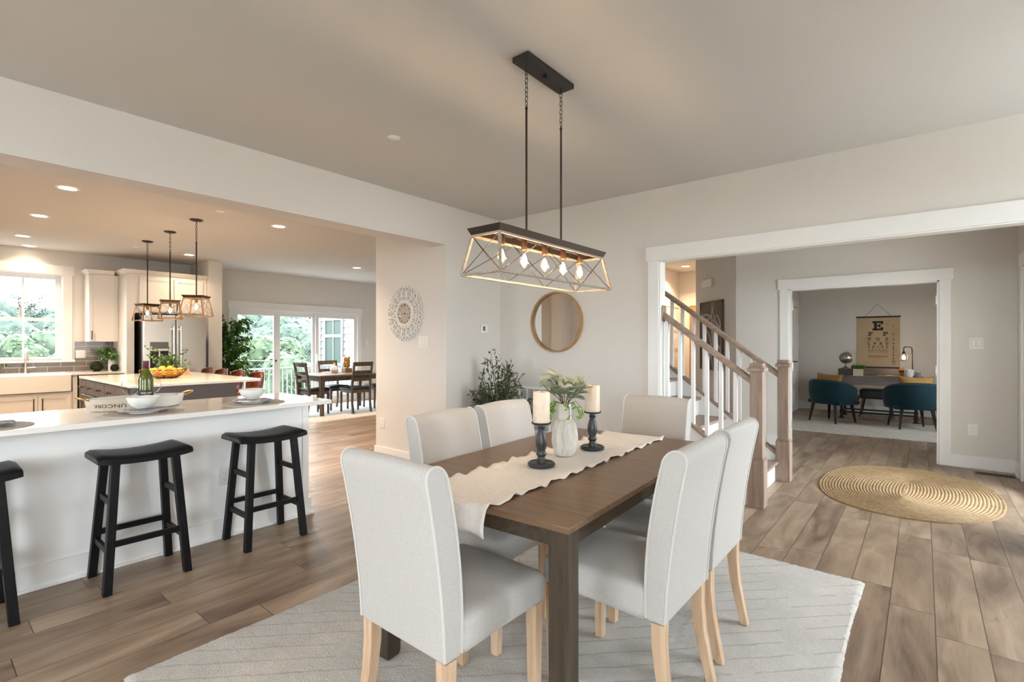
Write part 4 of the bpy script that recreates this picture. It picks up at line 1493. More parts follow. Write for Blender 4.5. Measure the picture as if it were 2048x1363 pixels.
def make_stool(label, group):
    t = thing('bar_stool', label, 'stool', (0, 0, 0), 0, group)
    SH = .725
    mb = MB()
    nx_, prof = 20, []
    L_, W_, th = .222, .165, .042
    v, f = [], []
    for i in range(nx_ + 1):
        u = -1 + 2 * i / nx_
        y = u * L_
        dip = .024 * (u * u) - .010
        endc = .016 * max(0, (abs(u) - .86) / .14) ** 2
        ww = W_ * (1 - .06 * max(0, (abs(u) - .8) / .2))
        zt = SH + dip - endc
        zb = SH - th + dip * .65
        for (x, z) in ((-ww, zb), (-ww, zt - .014), (-ww + .012, zt - .003), (-ww * .5, zt), (0, zt), (ww * .5, zt), (ww - .012, zt - .003), (ww, zt - .014), (ww, zb)):
            v.append((x, y, z))
    R = 9
    for i in range(nx_):
        for j in range(R):
            f.append((i * R + j, i * R + (j + 1) % R, (i + 1) * R + (j + 1) % R, (i + 1) * R + j))
    f += [tuple(range(R)), tuple(reversed(range(nx_ * R, nx_ * R + R)))]
    s_ = mb.add(v, f, True).build('seat', 'black_wood', t)
    ecs = MB()
    for sy in (-1, 1):
        dip = .014
        ecs.prism([(-.148, SH - th + .012), (.148, SH - th + .012), (.148, SH - .026), (.12, SH - .010), (-.12, SH - .010), (-.148, SH - .026)], 0, .0012,
                  lambda x, y, z, sy=sy: (x * .97, sy * (.2222 + z), y + .004))
    ecs.build('end_grain', 'endgrain', s_)
    C = {}
    for sx in (-1, 1):
        for sy in (-1, 1):
            p, q = Vector((sx * .168, sy * .188, 0)), Vector((sx * .115, sy * .140, SH - .03))
            C[sx, sy] = (p, q)
            mb = MB()
            hw, hd = .020, .020
            v = []
            for c in (p, q):
                v += [(c.x - hw, c.y - hd, c.z), (c.x + hw, c.y - hd, c.z), (c.x + hw, c.y + hd, c.z), (c.x - hw, c.y + hd, c.z)]
            mb.add(v, [(3, 2, 1, 0), (4, 5, 6, 7)] + [(j, (j + 1) % 4, 4 + (j + 1) % 4, 4 + j) for j in range(4)])
            mb.build('leg', 'black_wood', t, .003)
    pt_ = lambda sx, sy, z: C[sx, sy][0].lerp(C[sx, sy][1], z / (SH - .03))
    for sx in (-1, 1):
        MB().bar(pt_(sx, -1, .255), pt_(sx, 1, .255), .020, .032).build('stretcher', 'black_wood', t, .002)
    for sy in (-1, 1):
        for z in (.215, .47):
            MB().bar(pt_(-1, sy, z), pt_(1, sy, z), .020, .032).build('stretcher', 'black_wood', t, .002)
    return t


GS = 'black saddle stools at the peninsula'
s0 = make_stool('black saddle seat bar stool in the middle of the peninsula row', GS)
s0.location = (-3.505, .868, 0)
dup(s0, (-3.508, 1.582, 0), 0, 'black saddle seat bar stool at the open end of the peninsula')
dup(s0, (-3.502, .142, 0), 0, 'black saddle seat bar stool half cut off by the left picture edge')

GP = 'place settings along the peninsula'


def place_setting(x, y, where, bowl=True, rz=0):
    pm = MB()
    n = 48
    sup = lambda a, r: (r * cos(a), r * sin(a))
    pm.prism([sup(2 * pi * k / n, .20) for k in range(n)], 0, .0035)
    tag(pm.build('placemat', 'mat_grey', loc=(x, y, CT)), 'grey round placemat ' + where, 'placemat', 'grey placemats on the peninsula')
    z = CT + .0035
    px = x - .02
    t = MB().lathe([(.0001, .004), (.075, .004), (.085, .006), (.128, .016), (.131, .018), (.128, .0195), (.085, .0105), (.07, .008), (.0001, .008)], 27)
    t.lathe([(.07, 0), (.075, 0), (.076, .005), (.07, .005)], 27)
    tag(t.build('dinner_plate', 'ceramic', loc=(px, y, z)), 'white dinner plate ' + where, 'plate', 'white plates on the peninsula')
    nb = MB()

    def nap(u, v):
        a, b = (u - .5) * .22, (v - .5) * .11
        return (a * .35 + b * .9 + .055, a * .95 - b * .2, .0195 + .004 * sin(u * 9) * (1 - abs(v - .5)) + .003 * cos(v * 12 + u * 3))
    nb.grid(nap, 16, 10)
    o = tag(nb.build('napkin', 'napkin', loc=(px, y, z), rot=(0, 0, rz)), 'grey striped linen napkin ' + where, 'napkin', 'napkins on the plates')
    so_ = o.modifiers.new('thickness', 'SOLIDIFY')
    so_.thickness = .003
    if bowl:
        bx = px - .012
        b = MB().lathe([(.0001, .004), (.036, .004), (.036, 0), (.04, 0), (.043, .005), (.062, .018), (.078, .04), (.084, .062), (.0855, .068), (.0835, .069), (.08, .062), (.074, .042), (.058, .022), (.038, .011), (.0001, .010)], 27)
        tag(b.build('bowl', 'ceramic', loc=(bx, y, z + .0235)), 'white footed bowl ' + where, 'bowl', 'white bowls on the peninsula')


place_setting(-3.64, .925, 'in front of the wine tray', True, .25)
place_setting(-3.655, 1.572, 'by the open end of the peninsula', True, -.4)
place_setting(-3.62, .235, 'at the left picture edge', False, .2)

# serving tray with bottle, glasses and towel
tr = thing('serving_tray', 'oval white enamel tray with gold loop handles holding wine on the peninsula', 'tray', (-3.985, .975, CT))
tb = MB()
n = 56
prof = [(0.0001, .003), (.80, .003), (.90, .004), (.95, .02), (1.0, .066), (1.012, .070), (1.012, .073), (.995, .073), (.975, .062), (.925, .02), (.88, .009), (.0001, .008)]
v, f = [], []
for r, z in prof:
    for k in range(n):
        a = 2 * pi * k / n
        v.append((.148 * r * cos(a), .262 * r * sin(a), z))
for k in range(len(prof) - 1):
    for j in range(n):
        f.append((k * n + j, k * n + (j + 1) % n, (k + 1) * n + (j + 1) % n, (k + 1) * n + j))
tb.add(v, f, True).build('tray_body', 'ceramic', tr)
for sy in (-1, 1):
    pts = [(-.055, sy * .225, .062), (-.05, sy * .262, .07), (-.04, sy * .30, .083), (0, sy * .315, .088), (.04, sy * .30, .083), (.05, sy * .262, .07), (.055, sy * .225, .062)]
    MB().tube(pts, .0045, 8).build('handle', 'gold', tr)

wb_ = thing('wine_bottle', 'green glass wine bottle with burgundy foil in the white tray', 'bottle', (-4.0, 1.022, CT + .009))
MB().lathe([(.0001, .006), (.034, 0), (.0405, .004), (.0415, .02), (.0415, .165), (.039, .185), (.030, .213), (.019, .235), (.0148, .25), (.0145, .272), (.0158, .274), (.0158, .288), (.0001, .289)], 36).build('bottle_body', 'wine', wb_)
MB().lathe([(.0153, .238), (.0162, .24), (.0162, .289), (.0172, .29), (.0172, .295), (.0001, .296)], 28).build('foil_capsule', 'foil', wb_)
lb = MB().lathe([(.0419, .022), (.0419, .102)], 36).build('label', 'labelblack', wb_)
lt = MB()
cyl = lambda cz, k=1.0: (lambda x, y, z: (.0424 * cos(x / .0424 - .16), .0424 * sin(x / .0424 - .16), cz + y))
lt.text('MARK WEST', .0115, cyl(.080), .0005)
lt.text('CHARDONNAY', .005, cyl(.070), .0001)
lt.build('label_text', 'labeltext', lb)
for (gx, gy, lab) in ((-4.02, .943, 'clear stemmed wine glass left of the green bottle'), (-4.075, 1.078, 'clear stemmed wine glass half hidden behind the green bottle')):
    g_ = thing('wine_glass', lab, 'wine glass', (gx, gy, CT + .009), 0, 'wine glasses in the tray')
    MB().lathe([(.0001, .066), (.012, .069), (.032, .083), (.047, .105), (.051, .125), (.048, .15), (.042, .170), (.041, .170), (.047, .149), (.0497, .125), (.0457, .106), (.031, .0845), (.012, .0705), (.0001, .068)], 32).build('glass_bowl', 'glass', g_)
    MB().lathe([(.0001, .005), (.031, .001), (.033, 0), (.033, .0015), (.008, .006), (.0038, .012), (.0034, .06), (.006, .067), (.0001, .069)], 24).build('stem', 'glass', g_)

tw = thing('kitchen_towel', 'oatmeal towel with black lettering draped over the tray side', 'towel', (-3.985, .975, CT))
tg = MB()


def tray_side(a, h):
    """point just outside the tray wall at angle a (from +x towards -y), height h"""
    r = .95 + .06 * min(1, max(0, (h - .02) / .05)) + .03
    return Vector((.148 * r * cos(a), .262 * r * sin(a), h))


def towpt(u, v):
    a = radians(-88) + u * radians(92)
    if v < .25:
        q = tray_side(a, .079)
        k = 1 - v / .25
        return (q.x * (1 - .22 * k), q.y * (1 - .22 * k), .079 - .045 * k)
    t = (v - .25) / .75
    h = .079 - t * .077
    q = tray_side(a, h)
    b = 1 + .05 * t + .012 * sin(u * 17) * t
    return (q.x * b + .004 * t, q.y * b, max(h, .0025))


tg.grid(towpt, 36, 18)
to = tg.build('cloth', 'towel', tw)
tt = MB()


def on_towel(x, y, z):
    # lettering runs upside down along the side: x across, y up
    u = .50 - x / .30
    t = .45 + y / .077
    p = Vector(towpt(u, .25 + .75 * t))
    nrm = Vector((p.x / .148 ** 2, p.y / .262 ** 2, 0)).normalized()
    return tuple(p + nrm * .0016)


tt.text('UNCORK', .031, on_towel, .0002, spacing=1.1)
tt.build('lettering', 'ink', to)
fk = thing('fork', 'steel fork lying on the striped napkin in front of the tray', 'fork', (-3.60, .89, CT + .029), radians(100))
MB().bar((-.09, 0, 0), (.05, 0, .002), .008, .002, (0, 0, 1), .005).build('handle', 'chrome', fk)
fh = MB().box(.05, .07, -.010, .010, .001, .003)
for k in range(4):
    fh.box(.07, .105, -.010 + k * .0058, -.0075 + k * .0058, .001, .003)
fh.build('tines', 'chrome', fk)

# ------------------------------------------------------------------ island
ic = thing('island_cabinet', 'charcoal kitchen island with drawer fronts on its sink-facing side', 'cabinet', (-7.28, 1.46, 0))
MB().box(-1.08, 1.06, 0, .98, .09, .884).build('body', 'islandgrey', ic, .003)
MB().box(-1.02, 1.0, .06, .9, 0, .09).build('toe_kick', 'dark', ic)
MB().box(1.055, 1.075, -.005, 1.01, .0, .884).build('end_panel', 'islandgrey', ic, .003)
xs = [-1.07, -.79, -.36, .10, .56, 1.05]
for k in range(5):
    a, b = xs[k] + .008, xs[k + 1] - .008
    zz = [(.70, .87), (.42, .69), (.11, .41)] if k in (0, 1) else [(.70, .87), (.11, .69)]
    for q, (c, e) in enumerate(zz):
        nm_ = 'drawer' if (q == 0 or k < 2) else 'door'
        d = MB().box(a, b, -.02, 0, c, e)
        if e - c > .2:
            d.box(a, a + .05, -.028, -.02, c, e).box(b - .05, b, -.028, -.02, c, e).box(a + .05, b - .05, -.028, -.02, e - .05, e).box(a + .05, b - .05, -.028, -.02, c, c + .05)
        d = d.build(nm_, 'islandgrey', ic, .003)
        m_ = (a + b) / 2
        hz = (c + e) / 2 if e - c < .2 else e - .07
        w_ = min(.16, (b - a) * .6)
        MB().bar((m_ - w_ / 2, -.058, hz), (m_ + w_ / 2, -.058, hz), .012, .012).bar((m_ - w_ * .4, -.02, hz), (m_ - w_ * .4, -.058, hz), .01).bar((m_ + w_ * .4, -.02, hz), (m_ + w_ * .4, -.058, hz), .01).build('handle', 'iron', d)
tag(MB().box(-1.15, 1.15, -.03, 1.25, 0, .03).build('island_countertop', 'quartz', None, .003, loc=(-7.27, 1.46, .884)), 'glossy white quartz countertop of the charcoal island', 'countertop')

# fruit bowl, fruit, crate of greens, mug
fx, fy = -7.10, 2.02
fb = thing('fruit_bowl', 'black wire fruit bowl of oranges on the kitchen island', 'bowl', (fx, fy, CT))
wr = MB()


def bowlr(z):
    return .09 + .125 * (z / .105) ** .62


for s_ in (-1, 1):
    for k in range(22):
        a = 2 * pi * k / 22
        pts = []
        for q in range(9):
            z = .004 + .101 * q / 8
            r = bowlr(z)
            b = a + s_ * .95 * q / 8
            pts.append((r * cos(b), r * sin(b), z))
        wr.tube(pts, .0024, 5)
for z, w_ in ((.105, .004), (.004, .004)):
    r = bowlr(z)
    wr.tube([(r * cos(2 * pi * k / 40), r * sin(2 * pi * k / 40), z) for k in range(40)], w_, 6, closed=True)
for k in range(6):
    a = pi * k / 6
    r = bowlr(.004)
    wr.tube([(r * cos(a), r * sin(a), .004), (-r * cos(a), -r * sin(a), .004)], .0016, 5)
wr.build('wire_basket', 'iron', fb)
spots = [(0, 0, .045)] + [(.082 * cos(2 * pi * k / 6), .082 * sin(2 * pi * k / 6), .047) for k in range(6)] + [(.148 * cos(2 * pi * k / 9 + .3), .148 * sin(2 * pi * k / 9 + .3), .083) for k in range(9)] + [(.055 * cos(2 * pi * k / 4 + .5), .055 * sin(2 * pi * k / 4 + .5), .108) for k in range(4)]
o0 = None
for k, (x, y, z) in enumerate(spots):
    if o0 is None:
        mb = MB().sphere((0, 0, 0), .0395, 18, 12)
        o0 = mb.build('orange', 'orange', loc=(fx + x, fy + y, CT + z))
        MB().lathe([(.004, 0), (.003, .003), (.0001, .003)], 8, (0, 0, .038)).build('stem_end', 'bark', o0)
        tag(o0, 'orange heaped in the black wire bowl on the island', 'orange', 'oranges in the wire bowl')
    else:
        c = dup(o0, (fx + x, fy + y, CT + z), 0, 'orange heaped in the black wire bowl on the island')
        c.rotation_euler = (random.uniform(-1, 1), random.uniform(-1, 1), random.uniform(0, 6))
random.seed(21)
cr = thing('planter_box', 'raw wood box of trailing greenery behind the fruit bowl', 'planter', (-7.62, 2.22, CT))
MB().box(-.14, .14, -.17, .17, 0, .012).box(-.14, -.128, -.17, .17, .012, .085).box(.128, .14, -.17, .17, .012, .085).box(-.128, .128, -.17, -.158, .012, .085).box(-.128, .128, .158, .17, .012, .085).build('box', 'crate', cr, .002)
lv, st = MB(), MB()
for k in range(26):
    a = random.uniform(0, 2 * pi)
    r = random.uniform(.05, .17)
    h = random.uniform(.14, .27) + (.12 if k < 4 else 0)
    p0 = Vector((random.uniform(-.1, .1), random.uniform(-.12, .12), .02))
    p1 = p0 + Vector((cos(a) * r * .3, sin(a) * r * .3, h * .6))
    p2 = p0 + Vector((cos(a) * r, sin(a) * r, h)) + (Vector((0, -.09, .02)) if k < 4 else Vector())
    st.tube([p0, p1, p2], .002, 5)
    for q in range(11):
        b = p1.lerp(p2, random.uniform(-.3, 1))
        leaf(lv, b + rv(.015), rv() + Vector((0, 0, .2)), rv() + Vector((0, 0, .5)), random.uniform(.028, .045), random.uniform(.022, .034), .1, .1)
st.build('stems', 'bark', cr)
lv.build('greenery', 'kitleaf', cr)
mg = thing('copper_mug', 'small copper mug on the island left of the greenery box', 'mug', (-7.70, 1.965, CT))
MB().lathe([(.0001, 0), (.036, 0), (.038, .004), (.039, .1), (.0405, .104), (.038, .104), (.036, .01), (.0001, .008)], 30).build('cup', 'copper', mg)
MB().tube([(-.01, -.037, .085), (-.015, -.062, .08), (-.018, -.066, .05), (-.012, -.05, .025), (-.006, -.036, .022)], .004, 6).build('handle', 'copper', mg)


def make_bucket(label, group):
    """leather bucket chair facing -y"""
    t = thing('counter_chair', label, 'chair', (0, 0, 0), 0, group)
    mb = MB()
    prof = [(-.20, .66), (-.17, .645), (-.05, .638), (.08, .64), (.155, .668), (.195, .73), (.215, .82), (.228, .90), (.232, .955)]

    def shell(u, v, off=0):
        s = v * (len(prof) - 1)
        i = min(int(s), len(prof) - 2)
        fr_ = s - i
        y = prof[i][0] * (1 - fr_) + prof[i + 1][0] * fr_
        z = prof[i][1] * (1 - fr_) + prof[i + 1][1] * fr_
        c = u * 2 - 1
        wid = .215 - .02 * (1 - v) - .085 * max(0, (v - .62) / .38) ** 2
        x = c * wid
        wrap = c * c
        y -= wrap * .085 * max(0, min(1, (v - .35) / .3))
        z += wrap * .05 * max(0, 1 - abs(v - .45) / .5) - .04 * wrap * wrap * max(0, (v - .8) / .2)
        return (x, y, z)
    mb.grid(shell, 22, 27)
    o = mb.build('seat_shell', 'leather', t)
    md = o.modifiers.new('thickness', 'SOLIDIFY')
    md.thickness = .022
    md.offset = -1
    for sx in (-1, 1):
        for sy in (-1, 1):
            MB().bar((sx * .2, sy * .19, 0), (sx * .12, sy * .11, .635), .018, .018, (0, 1, 0), .024, .024).build('leg', 'iron', t)
    ft = MB()
    q = lambda sx, sy, z: Vector((sx * .2, sy * .19, 0)).lerp(Vector((sx * .12, sy * .11, .635)), z / .635)
    for a, b in (((-1, -1), (1, -1)), ((1, -1), (1, 1)), ((1, 1), (-1, 1)), ((-1, 1), (-1, -1))):
        ft.tube([q(*a, .25), q(*b, .25)], .007, 6)
    ft.build('foot_ring', 'iron', t)
    return t


GL = 'cognac leather chairs along the far side of the island'
k0 = make_bucket('cognac leather bucket chair nearest us along the island', GL)
k0.location = (-6.90, 2.83, 0)
dup(k0, (-7.50, 2.83, 0), 0, 'cognac leather bucket chair, second along the island from us')
dup(k0, (-8.08, 2.83, 0), 0, 'cognac leather bucket chair, third along the island from us')
dup(k0, (-8.62, 2.83, 0), 0, 'cognac leather bucket chair furthest along, beside the refrigerator')


def pendant(x, y, rz, label):
    t = thing('pendant_light', label, 'pendant light', (x, y, 1.64), rz, 'cage pendants over the island')
    MB().lathe([(.068, 1.11), (.066, 1.102), (.05, 1.092), (.012, 1.09), (.0001, 1.085)], 28).build('canopy', 'bronze', t)
    chain(.855, 1.09, 0, 9, .0022, .009).build('chain', 'iron', t)
    MB().tube([(0, 0, .245), (0, 0, .845)], .007, 10).lathe([(.01, 0), (.01, .01), (.004, .014)], 10, (0, 0, .84)).build('rod', 'bronze', t)
    cp = frustum_frame(t, .127, .127, .092, .092, .008, .205, .014, 'brownwood', None, None, None, 'iron', (.016, .028), 1)
    cp.box(-.02, .02, -.095, .095, .222, .238)
    cp.build('top_cap', 'bronze', t)
    bulb_set(t, 0, 0, .222, .06, .105, .026, 6)


pendant(-6.434, 2.125, radians(48), 'cage pendant light over the island nearest us, hanging by a long rod')
pendant(-7.377, 2.14, radians(-14), 'cage pendant light over the island, middle of the three')
pendant(-8.31, 2.14, radians(14), 'cage pendant light over the island nearest the refrigerator')

# ------------------------------------------------------------------ kitchen wall run
KX = -9.60
sc = thing('sink_base_cabinet', 'white base cabinet with two doors under the farmhouse sink', 'cabinet', (KX, .66, 0))
MB().box(-.62, -.0, 0, .90, .09, .63).build('body', 'cabwhite', sc, .002)
MB().box(-.56, -.06, .0, .90, 0, .09).build('toe_kick', 'cabwhite', sc)
for (a, b, hy) in ((.02, .523, .48), (.529, .88, .57)):
    d = MB().box(0, .02, a, b, .12, .60).box(.02, .027, a, a + .055, .12, .60).box(.02, .027, b - .055, b, .12, .60).box(.02, .027, a + .055, b - .055, .545, .60).box(.02, .027, a + .055, b - .055, .12, .175)
    d = d.build('door', 'cabwhite', sc, .002)
    MB().bar((.058, hy, .36), (.058, hy, .56), .012).bar((.027, hy, .38), (.058, hy, .38), .01).bar((.027, hy, .54), (.058, hy, .54), .01).build('handle', 'iron', d)
bc = thing('base_cabinet', 'white base cabinet to the left of the farmhouse sink', 'cabinet', (KX, -2.0, 0))
MB().box(-.62, 0, 0, 2.645, .09, .868).build('body', 'cabwhite', bc, .002)
for k in range(3):
    a, b = .02 + k * .875, .88 + k * .875
    d = MB().box(0, .02, a, b, .12, .66).box(0, .02, a, b, .67, .86).build('door', 'cabwhite', bc, .003)
    MB().bar((.05, (a + b) / 2 - .08, .765), (.05, (a + b) / 2 + .08, .765), .012).build('handle', 'iron', d)
fs = thing('farmhouse_sink', 'deep white apron front farmhouse sink under the window', 'sink', (KX, 1.12, .64))
sk_ = MB()
sk_.box(.0, .045, -.42, .42, 0, .245).box(-.50, .0, -.42, -.395, 0, .245).box(-.50, .0, .395, .42, 0, .245).box(-.50, -.47, -.395, .395, 0, .245).box(-.47, 0, -.395, .395, 0, .03)
sk_.build('basin', 'ceramic', fs, .008, 3)
MB().lathe([(.04, 0), (.04, .004), (.0001, .004)], 20, (-.24, 0, .03)).build('drain', 'nickel', fs)
tag(MB().box(-.64, .025, -3.12, -.425, 0, .03).box(-.64, .025, .425, 1.05, 0, .03).box(-.64, -.505, -.425, .425, 0, .03).build('kitchen_countertop', 'quartz', None, .003, loc=(KX, 1.12, .868)), 'white quartz counter running along the sink wall to the fridge', 'countertop')
MB_ = MB().box(-.6, .0, 0, .05, .0, .868)
tag(MB_.build('filler_panel', 'cabwhite', None, .002, loc=(KX, 1.563, 0)), 'narrow white filler panel between sink cabinet and dishwasher', 'panel')
dw = thing('dishwasher', 'stainless dishwasher mostly hidden behind the island corner', 'dishwasher', (KX, 1.617, 0))
MB().box(-.58, -.03, 0, .545, .05, .86).build('case', 'dark', dw)
MB().box(-.03, .0, .02, .535, .1, .855).build('door', 'steel', dw, .004)
MB().bar((.04, .06, .79), (.04, .49, .79), .018).bar((0, .08, .79), (.04, .08, .79), .014).bar((0, .47, .79), (.04, .47, .79), .014).build('handle', 'steel', dw)

fc = thing('faucet', 'brushed nickel pull down faucet behind the farmhouse sink', 'faucet', (-10.155, 1.125, .898))
MB().lathe([(.027, 0), (.027, .006), (.022, .01), (.021, .07), (.018, .10)], 20).build('base', 'nickel', fc)
arc = [(0, 0, .09), (0, 0, .28)] + [(.085 - .085 * cos(pi * k / 10), 0, .28 + .085 * sin(pi * k / 10)) for k in range(1, 11)] + [(.17, 0, .255)]
MB().tube(arc, .0135, 12).build('gooseneck', 'nickel', fc)
MB().lathe([(.0001, 0), (.012, .0), (.017, .01), (.0155, .09), (.013, .095)], 16, (.17, 0, .165)).build('spray_head', 'nickel', fc)
MB().tube([(0, .015, .075), (0, .045, .078), (.01, .11, .082)], [.011, .008, .007], 10).build('lever', 'nickel', fc)
sd = thing('soap_dispenser', 'clear glass soap dispenser with dark pump by the faucet', 'soap dispenser', (-10.13, .925, .898))
MB().lathe([(.0001, 0), (.028, 0), (.03, .005), (.03, .075), (.02, .095), (.012, .1), (.012, .108), (.0001, .108)], 22).build('bottle', 'glass', sd)
MB().lathe([(.013, .105), (.013, .118), (.005, .12), (.005, .14), (.011, .142), (.011, .15), (.0001, .151)], 14).tube([(0, 0, .146), (.035, 0, .142)], .004, 6).build('pump', 'bronze', sd)
random.seed(4)
hp = thing('herb_pot', 'small leafy herb in a glass pot at the left picture edge', 'plant', (-10.13, .83, .898))
MB().lathe([(.0001, 0), (.03, 0), (.034, .06), (.031, .06), (.027, .004), (.0001, .004)], 20).build('pot', 'glass', hp)
lv = MB()
for k in range(50):
    leaf(lv, Vector((0, 0, .06)) + rv(.035) + Vector((0, 0, .03)), rv() + Vector((0, 0, .5)), rv(), .03, .016)
lv.build('leaves', 'kitleaf', hp)

uc = thing('upper_cabinet', 'white upper cabinet with black pull right of the sink window', 'cabinet', (-9.92, 1.80, 1.36))
MB().box(-.315, -.02, 0, .37, 0, 1.05).build('body', 'cabwhite', uc, .002)
d = MB().box(-.02, .0, .004, .366, .004, 1.046).build('door', 'cabwhite', uc, .003)
MB().box(0, .006, .004, .05, .004, 1.046).box(0, .006, .32, .366, .004, 1.046).box(0, .006, .05, .32, .99, 1.046).box(0, .006, .05, .32, .004, .06).build('shaker_frame', 'cabwhite', d, .002)
MB().bar((.035, .035, .03), (.035, .035, .17), .011).bar((.006, .035, .045), (.035, .035, .045), .009).bar((.006, .035, .155), (.035, .035, .155), .009).build('handle', 'iron', d)
cm = MB()


def crownm(mb, x0, x1, y0, y1, z, o=.045, h=.065):
    v = [(x0, y0, z), (x1, y0, z), (x1, y1, z), (x0, y1, z), (x0, y0 - o, z + h), (x1 + o, y0 - o, z + h), (x1 + o, y1, z + h), (x0, y1, z + h)]
    mb.add(v, [(3, 2, 1, 0), (4, 5, 6, 7), (0, 1, 5, 4), (1, 2, 6, 5), (2, 3, 7, 6), (3, 0, 4, 7)])
    return mb


crownm(cm, -.315, 0, 0, .318, 1.05).build('crown_moulding', 'cabwhite', uc, .004)
rc = thing('fridge_surround_cabinet', 'tall white cabinet surround with two doors above the refrigerator', 'cabinet', (-9.47, 2.17, 0))
MB().box(-.77, .0, 0, .10, 0, 2.42).box(-.77, -.02, 1.04, 1.12, 0, 2.42).build('side_panel', 'cabwhite', rc, .003)
MB().box(-.77, -.02, .10, 1.04, 1.81, 2.42).build('top_box', 'cabwhite', rc, .002)
for (a, b, hy) in ((.16, .615, .58), (.635, 1.06, .67)):
    d = MB().box(-.02, 0, a, b, 1.83, 2.38).box(0, .007, a, a + .055, 1.83, 2.38).box(0, .007, b - .055, b, 1.83, 2.38).box(0, .007, a + .055, b - .055, 2.325, 2.38).box(0, .007, a + .055, b - .055, 1.83, 1.885).build('door', 'cabwhite', rc, .003)
    MB().bar((.035, hy, 1.86), (.035, hy, 2.0), .011).bar((.007, hy, 1.875), (.035, hy, 1.875), .009).bar((.007, hy, 1.985), (.035, hy, 1.985), .009).build('handle', 'iron', d)
crownm(MB(), -.77, 0, 0, 1.12, 2.42, .05, .06).build('crown_moulding', 'cabwhite', rc, .004)

rf = thing('refrigerator', 'stainless french door refrigerator with water dispenser', 'refrigerator', (-9.22, 2.325, 0))
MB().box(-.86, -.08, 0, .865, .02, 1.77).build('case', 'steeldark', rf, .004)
for (a, b, nm_) in ((.0, .43, 'door'), (.436, .865, 'door')):
    d = MB().box(-.08, 0, a, b, .68, 1.775).build(nm_, 'steel' if a == 0 else 'steel', rf, .012, 3)
    hy = b - .012 if a == 0 else a + .05
    hy = .385 if a == 0 else .485
    MB().tube([(.055, hy, .8), (.055, hy, 1.6)], .013, 10).bar((0, hy, .84), (.055, hy, .84), .02).bar((0, hy, 1.56), (.055, hy, 1.56), .02).build('handle', 'chrome', d)
    if a == 0:
        ds_ = MB().box(0, .004, .083, .328, 1.25, 1.355).build('dispenser_panel', 'lcd', d, .003)
        MB().box(0, .003, .083, .328, .95, 1.215).build('dispenser_recess', 'dark', d, .003)
        MB().box(0, .012, .075, .336, 1.222, 1.244).build('dispenser_lip', 'nickel', d, .003)
        MB().box(.003, .012, .195, .215, 1.0, 1.21).box(.003, .02, .13, .28, .95, .965).build('dispenser_paddle', 'nickel', d, .003)
f_ = MB().box(-.08, 0, .0, .865, .07, .672).build('freezer_drawer', 'steel', rf, .012, 3)
MB().tube([(.055, .1, .6), (.055, .765, .6)], .013, 10).bar((0, .14, .6), (.055, .14, .6), .02).bar((0, .72, .6), (.055, .72, .6), .02).build('handle', 'chrome', f_)

faceplate('light_switch', 'white double switch plate on the grey tile backsplash', 'light switch', (-10.238, 1.76, 1.165), pi / 2, .12, .125, 'switch', 2)
random.seed(9)
for (y, r, lab) in ((1.90, .078, 'larger dark moss ball on the counter under the upper cabinet'), (2.105, .052, 'smaller dark moss ball in front of the white vase')):
    mb = MB()
    for k in range(420):
        d = rv()
        leaf(mb, d * r * .86, d + rv(.8), rv(), r * .3, r * .16, .1, .1)
    mb.sphere((0, 0, 0), r * .9, 16, 10)
    tag(mb.build('moss_ball', 'moss', loc=(-9.93 if r > .06 else -9.86, y, .898 + r * .99)), lab, 'moss ball', 'moss balls on the counter')
wv = thing('white_vase', 'white ceramic vase behind the small moss ball', 'vase', (-10.0, 2.10, .898))
MB().lathe([(.0001, 0), (.04, 0), (.047, .006), (.049, .09), (.044, .16), (.038, .185), (.034, .185), (.038, .16), (.042, .09), (.0001, .01)], 28).build('body', 'ceramic', wv)
kp = thing('vase_greenery', 'round leafed greenery spilling from the white vase by the fridge', 'plant', (-10.0, 2.10, .898))
lv, st = MB(), MB()
for k in range(24):
    a = random.uniform(0, 2 * pi)
    r = random.uniform(.08, .19)
    h = random.uniform(.17, .40)
    rx = r if cos(a) > 0 else r * .9
    p2 = Vector((rx * cos(a), r * sin(a) * (.85 if sin(a) > 0 else 1), h))
    p1 = Vector((.02 * cos(a), .02 * sin(a), .2))
    st.tube([Vector((0, 0, .03)), p1, p2], .0018, 5)
    for q in range(9):
        b = p1.lerp(p2, random.uniform(.3, 1.05)) + rv(.02)
        if b.y > .02 and b.x < .5:
            b.y = .02 - random.uniform(0, .05)
            b.x += random.uniform(-.06, .1)
        leaf(lv, b, rv(), rv() + Vector((0, 0, .6)), random.uniform(.04, .06), random.uniform(.04, .055), .06, .1)
st.build('stems', 'bark', kp)
lv.build('leaves', 'kitleaf', kp)


# ------------------------------------------------------------------ ceiling lights
def downlight(x, y, label, watts, col=(1, .72, .45)):
    t = thing('recessed_downlight', label, 'downlight', (x, y, CEIL), 0, 'recessed downlights')
    MB().lathe([(.062, -.001), (.066, -.006), (.088, -.005), (.092, 0)], 32).build('trim_ring', 'trim', t)
    MB().lathe([(.064, -.002), (.05, -.0035), (.0001, -.004)], 28).build('lens', 'lens', t)
    lamp('downlight_beam', (0, 0, -.012), watts, col, t, .11, 'AREA', radians(125))


